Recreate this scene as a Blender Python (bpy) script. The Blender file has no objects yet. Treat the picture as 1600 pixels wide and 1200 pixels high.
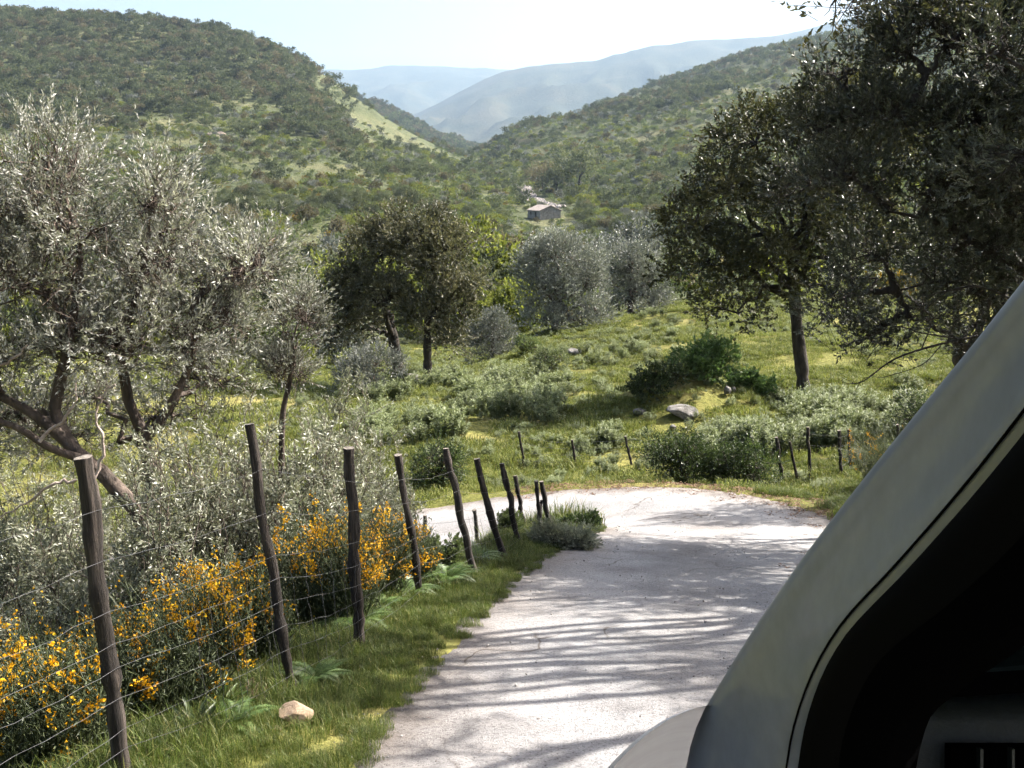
import bpy, math, random
import numpy as np
from mathutils import Vector, Matrix

# ------------------------------------------------------------------ camera, world, sun, exposure
SC = bpy.context.scene
COL = SC.collection
PITCH = math.radians(11.5)
FPX = 1560.0                      # focal length in pixels of a 1600 px wide frame
ZC = 1.75                         # eye height above the road under the camera
CP, SP = math.cos(PITCH), math.sin(PITCH)
cam_d = bpy.data.cameras.new('camera'); cam = bpy.data.objects.new('camera', cam_d); COL.objects.link(cam)
cam_d.sensor_width = 36.0; cam_d.lens = 36.0 * FPX / 1600.0
cam_d.clip_start = 0.02; cam_d.clip_end = 40000.0
cam.location = (0, 0, ZC); cam.rotation_euler = (math.pi / 2 - PITCH, 0, 0)
SC.camera = cam

SUN_AZ = math.radians(66.0)       # to the right of the view direction (+Y towards +X)
SUN_EL = math.radians(42.0)
W = bpy.data.worlds.new('World'); SC.world = W; W.use_nodes = True
nt = W.node_tree; nt.nodes.clear()
sky = nt.nodes.new('ShaderNodeTexSky'); sky.sky_type = 'NISHITA'; sky.sun_disc = False
sky.sun_elevation = SUN_EL; sky.sun_rotation = SUN_AZ
sky.altitude = 300; sky.air_density = 0.9; sky.dust_density = 9.0; sky.ozone_density = 1.0
bg = nt.nodes.new('ShaderNodeBackground'); bg.inputs['Strength'].default_value = 0.07
wo = nt.nodes.new('ShaderNodeOutputWorld')
nt.links.new(sky.outputs[0], bg.inputs[0]); nt.links.new(bg.outputs[0], wo.inputs[0])

sl = bpy.data.lights.new('sun', 'SUN'); sl.energy = 5.0; sl.angle = math.radians(0.5); sl.color = (1.0, 0.95, 0.87)
so = bpy.data.objects.new('sun', sl); COL.objects.link(so)
sdir = Vector((math.sin(SUN_AZ) * math.cos(SUN_EL), math.cos(SUN_AZ) * math.cos(SUN_EL), math.sin(SUN_EL)))
so.rotation_euler = sdir.to_track_quat('Z', 'Y').to_euler(); so.location = sdir * 60

SC.view_settings.view_transform = 'Standard'; SC.view_settings.look = 'None'
SC.view_settings.gamma = 1.0; SC.view_settings.exposure = 1.95
SC.view_settings.use_curve_mapping = False
SC.render.engine = 'CYCLES'
cy = SC.cycles
cy.max_bounces = 5; cy.diffuse_bounces = 3; cy.glossy_bounces = 2; cy.transmission_bounces = 3
cy.volume_bounces = 0; cy.transparent_max_bounces = 4
cy.use_denoising = True; cy.use_adaptive_sampling = True; cy.adaptive_threshold = 0.03; cy.adaptive_min_samples = 24
cy.caustics_reflective = False; cy.caustics_refractive = False
cy.sample_clamp_indirect = 6.0

# ------------------------------------------------------------------ picture <-> place helpers
def ray(px, py):
    u = (px - 800.0) / FPX; v = (600.0 - py) / FPX
    return u, CP + v * SP, -SP + v * CP
def PT(px, py, Y):
    x, y, z = ray(px, py); t = Y / y
    return np.array((x * t, Y, ZC + z * t))
def on_slope(px, py, g=0.25):
    x, y, z = ray(px, py); t = -ZC / (z + g * y)
    return np.array((x * t, y * t, ZC + z * t))
def elev(py):
    v = (600.0 - py) / FPX
    return (-SP + v * CP) / (CP + v * SP)
def project(X, Y, Z):
    z = Z - ZC
    f = Y * CP - z * SP; u = Y * SP + z * CP
    f = np.where(f < 0.01, 0.01, f)
    return 800 + FPX * X / f, 600 - FPX * u / f, f

# ------------------------------------------------------------------ noise
def _h(ix, iy, s):
    n = (ix.astype(np.int64) * 374761393 + iy.astype(np.int64) * 668265263 + s * 974634777) & 0xffffffff
    n = ((n ^ (n >> 13)) * 1274126177) & 0xffffffff
    return ((n ^ (n >> 16)) & 0xffff) / 65535.0
def vnoise(x, y, s=0):
    x = np.asarray(x, float); y = np.asarray(y, float)
    ix = np.floor(x); iy = np.floor(y); fx = x - ix; fy = y - iy
    fx = fx * fx * (3 - 2 * fx); fy = fy * fy * (3 - 2 * fy)
    a = _h(ix, iy, s); b = _h(ix + 1, iy, s); c = _h(ix, iy + 1, s); d = _h(ix + 1, iy + 1, s)
    return (a + (b - a) * fx) * (1 - fy) + (c + (d - c) * fx) * fy
def fbm(x, y, s=0, o=4):
    t = 0; a = 0.5; k = 1.0
    for i in range(o):
        t = t + a * vnoise(np.asarray(x) * k, np.asarray(y) * k, s + i * 17); a *= 0.5; k *= 2.03
    return t / (1 - 0.5 ** o)

# ------------------------------------------------------------------ objects
def link(o, parent=None):
    COL.objects.link(o)
    if parent is not None: o.parent = parent
    return o
def tag(o, label=None, cat=None, group=None, kind=None):
    if label: o['label'] = label
    if cat: o['category'] = cat
    if group: o['group'] = group
    if kind: o['kind'] = kind
    return o
def thing(name, loc, label, cat, group=None, rz=0.0):
    o = bpy.data.objects.new(name, None); o.empty_display_size = 0.2
    o.location = Vector(loc); o.rotation_euler = (0, 0, rz); link(o)
    return tag(o, label, cat, group)
def copy_tree(o, parent=None):
    c = o.copy(); COL.objects.link(c); c.parent = parent
    for ch in list(o.children): copy_tree(ch, c)
    return c

class MB:
    """collects polygons; build() makes one mesh"""
    def __init__(s): s.v = []; s.f = []; s.n = 0
    def add(s, verts, faces, mat=0, tint=None, smooth=False):
        verts = np.asarray(verts, float).reshape(-1, 3); faces = np.asarray(faces, int)
        if len(verts) == 0 or len(faces) == 0: return
        t = np.full(len(verts), 0.5) if tint is None else np.broadcast_to(np.asarray(tint, float), (len(verts),))
        s.v.append((verts, t)); s.f.append((faces + s.n, mat, smooth)); s.n += len(verts)
    def mesh(s, name, mats):
        me = bpy.data.meshes.new(name)
        V = np.concatenate([a for a, _ in s.v]); T = np.concatenate([b for _, b in s.v])
        loops = np.concatenate([f.ravel() for f, _, _ in s.f])
        tot = np.concatenate([np.full(len(f), f.shape[1]) for f, _, _ in s.f])
        mi = np.concatenate([np.full(len(f), m) for f, m, _ in s.f])
        sm = np.concatenate([np.full(len(f), k) for f, _, k in s.f])
        me.vertices.add(len(V)); me.vertices.foreach_set('co', V.astype(np.float32).ravel())
        me.loops.add(len(loops)); me.loops.foreach_set('vertex_index', loops.astype(np.int32))
        me.polygons.add(len(tot))
        st = np.concatenate(([0], np.cumsum(tot)[:-1]))
        me.polygons.foreach_set('loop_start', st.astype(np.int32))
        me.polygons.foreach_set('material_index', mi.astype(np.int32))
        me.polygons.foreach_set('use_smooth', sm.astype(bool))
        at = me.attributes.new('tint', 'FLOAT', 'POINT'); at.data.foreach_set('value', T.astype(np.float32))
        for m in (mats if isinstance(mats, (list, tuple)) else [mats]): me.materials.append(m)
        me.update(calc_edges=True)
        return me
    def build(s, name, mats, parent=None, loc=None):
        o = bpy.data.objects.new(name, s.mesh(name, mats))
        if loc is not None: o.location = Vector(loc)
        return link(o, parent)

def nrm(a):
    return a / np.maximum(np.linalg.norm(a, axis=-1, keepdims=True), 1e-9)
def runit(rng, n):
    return nrm(rng.normal(size=(n, 3)))

def add_tube(mb, pts, rad, sides=6, mat=0, tint=0.5, cap=True):
    pts = np.asarray(pts, float); n = len(pts)
    rad = np.broadcast_to(np.asarray(rad, float), (n,))
    tg = nrm(np.gradient(pts, axis=0))
    ref = np.array((0.31, 0.17, 0.93)) if abs(tg[0, 2]) < 0.8 else np.array((0.9, 0.3, 0.1))
    u = nrm(np.cross(tg, ref)); w = np.cross(tg, u)
    a = np.arange(sides) * 2 * np.pi / sides
    ring = pts[:, None] + rad[:, None, None] * (np.cos(a)[None, :, None] * u[:, None] + np.sin(a)[None, :, None] * w[:, None])
    i = np.arange(n - 1)[:, None] * sides; j = np.arange(sides)[None]; j2 = (j + 1) % sides
    q = np.stack([i + j, i + j2, i + sides + j2, i + sides + j], -1).reshape(-1, 4)
    mb.add(ring.reshape(-1, 3), q, mat, tint, True)
    if cap:
        mb.add(ring[-1], [list(range(sides))], mat, tint)

def add_leaves(mb, pos, d, n, L, Wd, tint, mat=0, fold=0.25):
    """diamond leaf blades: one folded quad each"""
    d = nrm(d); s = nrm(np.cross(d, n)); n = np.cross(s, d)
    L = np.broadcast_to(np.asarray(L, float), (len(pos),))[:, None]; Wd = np.broadcast_to(np.asarray(Wd, float), (len(pos),))[:, None]
    mid = pos + d * L * 0.48
    v = np.stack([pos, mid + s * Wd * 0.5 + n * Wd * fold, pos + d * L, mid - s * Wd * 0.5 + n * Wd * fold], 1)
    N = len(pos)
    mb.add(v.reshape(-1, 3), np.arange(N * 4).reshape(N, 4), mat, np.repeat(np.broadcast_to(tint, (N,)), 4))

def path(a, b, rng, wob=0.12, n=6, rise=0.0):
    a = np.asarray(a, float); b = np.asarray(b, float)
    t = np.linspace(0, 1, n)[:, None]; L = np.linalg.norm(b - a)
    p = a + (b - a) * t
    p[:, 2] += rise * L * np.sin(np.pi * t[:, 0])
    k = rng.normal(size=(n, 3)) * wob * L / math.sqrt(n)
    k[0] = 0; k[-1] = 0
    return p + k * 1.0

# ------------------------------------------------------------------ materials
def newmat(name):
    m = bpy.data.materials.new(name); m.use_nodes = True; m.node_tree.nodes.clear(); return m, m.node_tree
def N(t, typ, **kw):
    n = t.nodes.new(typ)
    for k, v in kw.items():
        if k in n.inputs: n.inputs[k].default_value = v
        else: setattr(n, k, v)
    return n
def ramp(t, stops, fac=None, interp='LINEAR'):
    r = t.nodes.new('ShaderNodeValToRGB'); e = r.color_ramp.elements; r.color_ramp.interpolation = interp
    while len(e) < len(stops): e.new(0.5)
    for i, (p, c) in enumerate(stops):
        e[i].position = p; e[i].color = (*c, 1) if len(c) == 3 else c
    if fac is not None: t.links.new(fac, r.inputs[0])
    return r
def mixc(t, fac, a, b, mode='MIX'):
    m = t.nodes.new('ShaderNodeMix'); m.data_type = 'RGBA'; m.blend_type = mode; m.clamp_factor = True
    if isinstance(fac, (int, float)): m.inputs[0].default_value = fac
    else: t.links.new(fac, m.inputs[0])
    for i, c in ((6, a), (7, b)):
        if isinstance(c, tuple): m.inputs[i].default_value = (*c, 1) if len(c) == 3 else c
        else: t.links.new(c, m.inputs[i])
    return m.outputs[2]
def noise(t, scale, detail=4, rough=0.55, vec=None):
    n = N(t, 'ShaderNodeTexNoise'); n.inputs['Scale'].default_value = scale; n.inputs['Detail'].default_value = detail
    n.inputs['Roughness'].default_value = rough
    if vec is not None: t.links.new(vec, n.inputs['Vector'])
    return n.outputs[0]

def leaf_mat(name, cols, transl=0.3, gloss=0.5, rough=0.42, varia=0.35):
    m, t = newmat(name)
    a = N(t, 'ShaderNodeAttribute', attribute_name='tint')
    r = ramp(t, [(i / (len(cols) - 1), c) for i, c in enumerate(cols)], a.outputs['Fac'])
    oi = N(t, 'ShaderNodeObjectInfo')
    mr = N(t, 'ShaderNodeMapRange'); mr.inputs[3].default_value = 1 - varia; mr.inputs[4].default_value = 1 + varia
    t.links.new(oi.outputs['Random'], mr.inputs[0])
    hs = N(t, 'ShaderNodeHueSaturation'); t.links.new(mr.outputs[0], hs.inputs['Value']); t.links.new(r.outputs[0], hs.inputs['Color'])
    p = N(t, 'ShaderNodeBsdfPrincipled'); p.inputs['Roughness'].default_value = rough
    p.inputs['Specular IOR Level'].default_value = gloss
    t.links.new(hs.outputs[0], p.inputs['Base Color'])
    tr = N(t, 'ShaderNodeBsdfTranslucent')
    tc = mixc(t, 0.5, hs.outputs[0], (0.9, 1.0, 0.35), 'MULTIPLY'); t.links.new(hs.outputs[0], tr.inputs[0])
    t.links.new(tc, tr.inputs[0])
    mx = N(t, 'ShaderNodeMixShader'); mx.inputs[0].default_value = transl
    o = N(t, 'ShaderNodeOutputMaterial')
    t.links.new(p.outputs[0], mx.inputs[1]); t.links.new(tr.outputs[0], mx.inputs[2]); t.links.new(mx.outputs[0], o.inputs[0])
    return m

def bumped(name, stops, scale, bump=0.4, bscale=None, rough=0.85, detail=6, stretch=None, dist=0.02, spec=0.3):
    m, t = newmat(name)
    tc = N(t, 'ShaderNodeTexCoord'); vec = tc.outputs['Object']
    if stretch:
        mp = N(t, 'ShaderNodeMapping'); mp.inputs['Scale'].default_value = stretch; t.links.new(vec, mp.inputs[0]); vec = mp.outputs[0]
    n1 = noise(t, scale, detail, 0.6, vec)
    r = ramp(t, stops, n1)
    n2 = noise(t, bscale or scale * 4, 5, 0.65, vec)
    b = N(t, 'ShaderNodeBump'); b.inputs['Strength'].default_value = bump; b.inputs['Distance'].default_value = dist
    t.links.new(n2, b.inputs['Height'])
    p = N(t, 'ShaderNodeBsdfPrincipled'); p.inputs['Roughness'].default_value = rough; p.inputs['Specular IOR Level'].default_value = spec
    t.links.new(r.outputs[0], p.inputs['Base Color']); t.links.new(b.outputs[0], p.inputs['Normal'])
    o = N(t, 'ShaderNodeOutputMaterial'); t.links.new(p.outputs[0], o.inputs[0])
    return m
def plain(name, col, rough=0.5, metal=0.0, spec=0.5, coat=0.0):
    m, t = newmat(name)
    p = N(t, 'ShaderNodeBsdfPrincipled'); p.inputs['Base Color'].default_value = (*col, 1); p.inputs['Roughness'].default_value = rough
    p.inputs['Metallic'].default_value = metal; p.inputs['Specular IOR Level'].default_value = spec
    p.inputs['Coat Weight'].default_value = coat; p.inputs['Coat Roughness'].default_value = 0.08
    o = N(t, 'ShaderNodeOutputMaterial'); t.links.new(p.outputs[0], o.inputs[0])
    return m

M = {}
M['olive'] = leaf_mat('olive_leaf', [(0.14, 0.145, 0.12), (0.31, 0.31, 0.275), (0.62, 0.61, 0.57)], 0.25, 0.6, 0.4, 0.08)
M['olive_dark'] = leaf_mat('dark_olive_leaf', [(0.03, 0.037, 0.022), (0.072, 0.08, 0.05), (0.18, 0.185, 0.15)], 0.22, 0.6, 0.40, 0.12)  # olive leaf darkened: shade of the backlit trees put into the colour
M['olive_grey'] = leaf_mat('grey_olive_leaf', [(0.10, 0.11, 0.10), (0.20, 0.21, 0.19), (0.38, 0.39, 0.37)], 0.2, 0.5, 0.45, 0.2)
M['olive_green'] = leaf_mat('sucker_leaf', [(0.11, 0.12, 0.08), (0.25, 0.255, 0.19), (0.47, 0.47, 0.38)], 0.28, 0.6, 0.4, 0.15)
M['oak'] = leaf_mat('holm_oak_leaf', [(0.036, 0.041, 0.018), (0.09, 0.088, 0.038), (0.19, 0.17, 0.085)], 0.3, 0.5, 0.42, 0.2)
M['oak_light'] = leaf_mat('light_oak_leaf', [(0.06, 0.064, 0.04), (0.14, 0.135, 0.085), (0.27, 0.25, 0.17)], 0.3, 0.4, 0.45, 0.1)
M['oak_hill'] = leaf_mat('hill_oak_leaf', [(0.06, 0.075, 0.045), (0.115, 0.13, 0.075), (0.19, 0.195, 0.115)], 0.35, 0.2, 0.6, 0.4)
M['brown_hill'] = leaf_mat('brownish_leaf', [(0.09, 0.08, 0.055), (0.16, 0.14, 0.09), (0.23, 0.20, 0.13)], 0.35, 0.2, 0.6, 0.35)
M['scrub'] = leaf_mat('scrub_leaf', [(0.075, 0.10, 0.045), (0.145, 0.175, 0.08), (0.22, 0.25, 0.125)], 0.4, 0.2, 0.6, 0.35)
M['lime'] = leaf_mat('yellow_green_leaf', [(0.10, 0.12, 0.025), (0.20, 0.22, 0.05), (0.31, 0.31, 0.10)], 0.42, 0.2, 0.6, 0.25)
M['bush'] = leaf_mat('bush_leaf', [(0.02, 0.032, 0.012), (0.055, 0.08, 0.026), (0.12, 0.16, 0.06)], 0.3, 0.5, 0.4, 0.2)
M['bramble'] = leaf_mat('bramble_leaf', [(0.08, 0.13, 0.045), (0.15, 0.23, 0.08), (0.26, 0.33, 0.15)], 0.4, 0.4, 0.4, 0.1)
M['herb'] = leaf_mat('spurge_leaf', [(0.09, 0.115, 0.055), (0.18, 0.21, 0.105), (0.30, 0.33, 0.18)], 0.3, 0.3, 0.5, 0.2)
M['grass'] = leaf_mat('grass_blade', [(0.035, 0.065, 0.012), (0.095, 0.125, 0.026), (0.27, 0.24, 0.10)], 0.4, 0.3, 0.45, 0.4)
M['meadow_grass'] = leaf_mat('meadow_blade', [(0.085, 0.108, 0.028), (0.165, 0.188, 0.052), (0.30, 0.28, 0.105)], 0.35, 0.2, 0.5, 0.25)
M['dry'] = leaf_mat('dry_stalk', [(0.22, 0.14, 0.09), (0.38, 0.26, 0.18), (0.5, 0.38, 0.28)], 0.2, 0.2, 0.6, 0.1)
M['fern'] = leaf_mat('fern_leaf', [(0.045, 0.085, 0.022), (0.10, 0.16, 0.045), (0.2, 0.26, 0.09)], 0.35, 0.4, 0.4, 0.15)
M['broom_stem'] = leaf_mat('broom_stem', [(0.025, 0.036, 0.016), (0.055, 0.07, 0.03), (0.11, 0.13, 0.06)], 0.15, 0.4, 0.5, 0.15)
M['broom_flower'] = leaf_mat('broom_flower', [(0.42, 0.18, 0.006), (0.66, 0.35, 0.012), (0.85, 0.56, 0.04)], 0.4, 0.2, 0.5, 0.15)
M['hill_broom'] = leaf_mat('hill_broom', [(0.06, 0.07, 0.02), (0.20, 0.14, 0.02), (0.36, 0.22, 0.03)], 0.25, 0.2, 0.5, 0.25)
M['litter'] = leaf_mat('dead_leaf', [(0.07, 0.035, 0.02), (0.16, 0.085, 0.05), (0.3, 0.18, 0.11)], 0.1, 0.3, 0.6, 0.1)
M['bark'] = bumped('olive_bark', [(0.3, (0.035, 0.028, 0.024)), (0.55, (0.11, 0.085, 0.07)), (0.75, (0.26, 0.2, 0.165))], 7, 0.9, 22, 0.9, stretch=(1, 1, 0.35), dist=0.03)
M['dark_bark'] = bumped('oak_bark', [(0.3, (0.02, 0.017, 0.014)), (0.6, (0.06, 0.05, 0.042)), (0.8, (0.13, 0.11, 0.09))], 6, 0.9, 20, 0.9, stretch=(1, 1, 0.3), dist=0.04)
M['deadwood'] = bumped('deadwood', [(0.3, (0.25, 0.19, 0.16)), (0.7, (0.5, 0.42, 0.37))], 12, 0.6, 30, 0.85)
M['post'] = bumped('weathered_post', [(0.32, (0.012, 0.010, 0.009)), (0.52, (0.035, 0.029, 0.025)), (0.72, (0.13, 0.105, 0.09))], 9, 1.0, 45, 0.9, stretch=(3, 3, 0.25), dist=0.012)
M['post_top'] = bumped('sawn_post_end', [(0.3, (0.1, 0.085, 0.07)), (0.7, (0.3, 0.26, 0.22))], 30, 0.6, 60, 0.9)
M['wire'] = plain('galvanised_wire', (0.10, 0.10, 0.105), 0.55, 0.4)
M['rock'] = bumped('limestone_rock', [(0.32, (0.06, 0.056, 0.05)), (0.52, (0.16, 0.15, 0.14)), (0.75, (0.31, 0.295, 0.275))], 2.2, 0.8, 9, 0.9, dist=0.05)
M['tan_rock'] = bumped('tan_rock', [(0.3, (0.30, 0.20, 0.13)), (0.55, (0.45, 0.33, 0.23)), (0.8, (0.58, 0.46, 0.34))], 9, 0.8, 30, 0.9, dist=0.02)
M['cliff'] = bumped('cliff_rock', [(0.3, (0.22, 0.17, 0.13)), (0.7, (0.42, 0.34, 0.28))], 0.25, 0.9, 0.9, 0.95, dist=0.6)

# ground: grass, dry grass, bare earth, stronger green by damp hollows
def ground_mat(name, s, cols, earth, earth_amt):
    m, t = newmat(name)
    g = N(t, 'ShaderNodeNewGeometry'); vec = g.outputs['Position']
    n1 = noise(t, 0.35 * s, 6, 0.62, vec); n2 = noise(t, 6.0 * s, 5, 0.7, vec); n3 = noise(t, 0.09 * s, 4, 0.5, vec)
    r1 = ramp(t, [(0.3, cols[0]), (0.5, cols[1]), (0.68, cols[2])], n1)
    r2 = ramp(t, [(0.3, (0.55, 0.55, 0.5)), (0.7, (1.35, 1.3, 1.2))], n2)
    c = mixc(t, 1.0, r1.outputs[0], r2.outputs[0], 'MULTIPLY')
    r3 = ramp(t, [(0.5 + 0.2 * (1 - earth_amt), (0, 0, 0)), (0.62 + 0.2 * (1 - earth_amt), (1, 1, 1))], n3)
    mm = N(t, 'ShaderNodeMath', operation='MULTIPLY'); t.links.new(r3.outputs[0], mm.inputs[0]); t.links.new(n2, mm.inputs[1])
    c = mixc(t, mm.outputs[0], c, earth)
    b = N(t, 'ShaderNodeBump'); b.inputs['Strength'].default_value = 0.8; b.inputs['Distance'].default_value = 0.12 / s
    t.links.new(n2, b.inputs['Height'])
    p = N(t, 'ShaderNodeBsdfPrincipled'); p.inputs['Roughness'].default_value = 0.95; p.inputs['Specular IOR Level'].default_value = 0.1
    t.links.new(c, p.inputs['Base Color']); t.links.new(b.outputs[0], p.inputs['Normal'])
    o = N(t, 'ShaderNodeOutputMaterial'); t.links.new(p.outputs[0], o.inputs[0])
    return m
M['meadow'] = ground_mat('meadow_ground', 1.0, [(0.09, 0.10, 0.028), (0.155, 0.158, 0.048), (0.25, 0.22, 0.088)], (0.30, 0.22, 0.13), 0.5)
M['hillside'] = ground_mat('hillside_ground', 0.07, [(0.048, 0.06, 0.032), (0.082, 0.094, 0.05), (0.128, 0.128, 0.072)], (0.27, 0.21, 0.14), 0.45)
M['mountain'] = ground_mat('mountain_ground', 0.012, [(0.02, 0.026, 0.018), (0.036, 0.04, 0.026), (0.06, 0.056, 0.036)], (0.055, 0.05, 0.036), 0.4)

# ------------------------------------------------------------------ road line
ctr = np.array([(0.35, -26), (0.45, -16), (0.55, -8), (0.75, -2), (0.97, 2), (1.15, 5), (1.68, 9), (2.45, 12.4), (3.15, 14.9), (3.3, 17.0), (2.7, 18.8),
                (1.1, 19.95), (-1.6, 20.4), (-5.5, 20.4), (-10, 19.8), (-16, 18.2), (-24, 15.5), (-34, 11)], float)
def catmull(p, k=10):
    q = np.vstack([2 * p[0] - p[1], p, 2 * p[-1] - p[-2]]); out = []
    for i in range(1, len(q) - 2):
        t = np.linspace(0, 1, k, endpoint=False)[:, None]
        a, b, c, d = q[i - 1], q[i], q[i + 1], q[i + 2]
        out.append(0.5 * ((2 * b) + (-a + c) * t + (2 * a - 5 * b + 4 * c - d) * t ** 2 + (-a + 3 * b - 3 * c + d) * t ** 3))
    return np.vstack(out + [p[-1:]])
RL = catmull(ctr, 12)
RS = np.concatenate(([0], np.cumsum(np.linalg.norm(np.diff(RL, axis=0), axis=1))))
_i0 = int(np.argmin(np.abs(RL[:, 1]) + 100 * (RL[:, 0] < 0)))
_ib = int(np.argmin(np.linalg.norm(RL - np.array((3.15, 14.9)), axis=1)))
RZ = np.where(np.arange(len(RL)) <= _ib, -0.25 * RL[:, 1], 0)
for i in range(_ib + 1, len(RL)):
    ds = RS[i] - RS[i - 1]; k = RS[i] - RS[_ib]
    RZ[i] = RZ[i - 1] - ds * (0.25 if k < 5 else 0.19 if k < 9 else 0.13)
RHL = 1.85 + 0.1 * np.exp(-((RL[:, 1] - 4) / 4.0) ** 2)
RHR = 1.9 + 0.75 * np.exp(-((RS - RS[_ib] - 2.5) / 4.2) ** 2)
RT = nrm(np.gradient(RL, axis=0)); RN = np.stack([-RT[:, 1], RT[:, 0]], 1)      # to the left
def road_near(x, y):
    """signed distance to the left of the centre line, z of road, half widths"""
    x = np.asarray(x, float).ravel(); y = np.asarray(y, float).ravel()
    sd = np.empty(len(x)); zz = np.empty(len(x)); hl = np.empty(len(x)); hr = np.empty(len(x))
    for s in range(0, len(x), 20000):
        X = x[s:s + 20000]; Y = y[s:s + 20000]
        d2 = (X[:, None] - RL[None, :, 0]) ** 2 + (Y[:, None] - RL[None, :, 1]) ** 2
        k = np.argmin(d2, 1)
        dx = X - RL[k, 0]; dy = Y - RL[k, 1]
        al = dx * RT[k, 0] + dy * RT[k, 1]
        side = dx * RN[k, 0] + dy * RN[k, 1]
        sg = np.where(side >= 0, 1, -1)
        sd[s:s + 20000] = sg * np.sqrt(d2[np.arange(len(k)), k])
        k2 = np.clip(k + np.where(al >= 0, 1, -1), 0, len(RL) - 1)
        dl = np.maximum(np.linalg.norm(RL[k2] - RL[k], axis=1), 1e-6)
        w = np.clip(np.abs(al) / dl, 0, 1)
        zz[s:s + 20000] = RZ[k] * (1 - w) + RZ[k2] * w
        hl[s:s + 20000] = RHL[k]; hr[s:s + 20000] = RHR[k]
    return sd, zz, hl, hr

# ------------------------------------------------------------------ lie of the land
ROWS = np.log(np.array([30, 45, 65, 90, 130, 200, 300, 450, 650, 850, 1200, 2000, 4000], float))
COLS = np.array([-300, 0, 200, 400, 500, 560, 640, 740, 790, 840, 960, 1100, 1300, 1500, 1900], float)
TAB = np.array([   # picture row on which the ground lies, for each column and distance
    [690, 590, 540, 500, 450, 385, 305, 205, 105, 25, 60, 140, 240],
    [690, 590, 540, 500, 450, 388, 308, 212, 115, 35, 70, 150, 250],
    [690, 600, 545, 500, 452, 392, 312, 222, 125, 44, 80, 160, 250],
    [690, 615, 560, 505, 452, 388, 312, 228, 138, 71, 110, 190, 255],
    [690, 620, 570, 515, 452, 386, 314, 238, 158, 114, 150, 215, 258],
    [690, 618, 575, 520, 455, 386, 316, 250, 190, 163, 190, 235, 260],
    [690, 614, 575, 530, 462, 390, 324, 268, 228, 215, 228, 252, 262],
    [690, 605, 570, 535, 470, 398, 340, 292, 266, 258, 256, 258, 262],
    [690, 600, 545, 535, 480, 408, 350, 302, 252, 222, 238, 250, 262],
    [690, 598, 520, 525, 480, 412, 352, 300, 236, 200, 222, 240, 255],
    [690, 590, 500, 492, 455, 395, 342, 276, 214, 180, 164, 185, 225],
    [685, 565, 482, 460, 420, 365, 308, 240, 176, 142, 112, 118, 180],
    [670, 540, 470, 430, 385, 330, 270, 200, 132, 96, 60, 62, 120],
    [650, 520, 455, 410, 360, 300, 240, 170, 108, 70, 40, 40, 90],
    [620, 500, 430, 385, 335, 275, 215, 145, 85, 45, 15, 15, 60]], float)
def pchip(x, y, xq):
    h = np.diff(x); dl = np.diff(y, axis=0) / h[:, None]
    d = np.zeros_like(y)
    s = (dl[:-1] * dl[1:]) > 0
    w1 = (2 * h[1:] + h[:-1])[:, None]; w2 = (h[1:] + 2 * h[:-1])[:, None]
    with np.errstate(divide='ignore', invalid='ignore'):
        d[1:-1] = np.where(s, (w1 + w2) / (w1 / dl[:-1] + w2 / dl[1:]), 0)
    d[0] = dl[0]; d[-1] = dl[-1]
    i = np.clip(np.searchsorted(x, xq) - 1, 0, len(x) - 2)
    t = ((xq - x[i]) / h[i])[:, None]; hh = h[i][:, None]
    return (y[i] * (1 + 2 * t) * (1 - t) ** 2 + d[i] * hh * t * (1 - t) ** 2 + y[i + 1] * t * t * (3 - 2 * t) - d[i + 1] * hh * t * t * (1 - t))
NQ = 240
CQ = np.linspace(COLS[0], COLS[-1], NQ); LQ = np.linspace(ROWS[0], ROWS[-1], NQ)
TQ = pchip(COLS, TAB, CQ)                     # NQ x rows
TQ = pchip(ROWS, TQ.T, LQ).T                  # NQ x NQ
_k = np.ones(9) / 9
TQ = np.apply_along_axis(lambda a: np.convolve(np.pad(a, 4, 'edge'), _k, 'valid'), 0, TQ)
_k = np.ones(5) / 5
TQ = np.apply_along_axis(lambda a: np.convolve(np.pad(a, 2, 'edge'), _k, 'valid'), 1, TQ)
def far_z(X, Y):
    r = np.hypot(X, Y); D = np.maximum(Y, 0.62 * r); D = np.clip(D, 30, 3999)
    px = np.clip(800 + FPX * X / D * 1.01, COLS[0], COLS[-1] - 1e-6)
    a = (px - CQ[0]) / (CQ[1] - CQ[0]); b = (np.log(D) - LQ[0]) / (LQ[1] - LQ[0])
    i = np.clip(a.astype(int), 0, NQ - 2); j = np.clip(b.astype(int), 0, NQ - 2); fa = np.clip(a - i, 0, 1); fb = np.clip(b - j, 0, 1)
    v = (TQ[i, j] * (1 - fa) + TQ[i + 1, j] * fa) * (1 - fb) + (TQ[i, j + 1] * (1 - fa) + TQ[i + 1, j + 1] * fa) * fb
    z = ZC + elev(v) * D
    g = np.clip((D - 430) / 350, 0, 1)
    z = z + g * ((fbm(X / 90, Y / 90, 5, 4) - 0.5) * 14 - np.abs(fbm(X / 160 + 7, Y / 160, 9, 3) - 0.5) * 22 + 4)
    z = z + np.clip((D - 60) / 100, 0, 1) * (fbm(X / 22, Y / 22, 3, 3) - 0.5) * 1.2
    return z
near_pts = []
for a in ((800, 650, 35), (1255, 635, 36), (625, 600, 48), (600, 690, 29), (900, 720, 27), (1210, 767, 24), (1320, 757, 23), (1400, 640, 32), (1500, 600, 33),
          (1000, 640, 34), (1000, 560, 46), (1150, 560, 44), (760, 560, 52), (480, 640, 38), (820, 757, 25), (700, 640, 37), (1050, 700, 28), (300, 640, 40), (60, 600, 44)):
    near_pts.append(PT(*a))
near_pts = [tuple(p) for p in near_pts]
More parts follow.
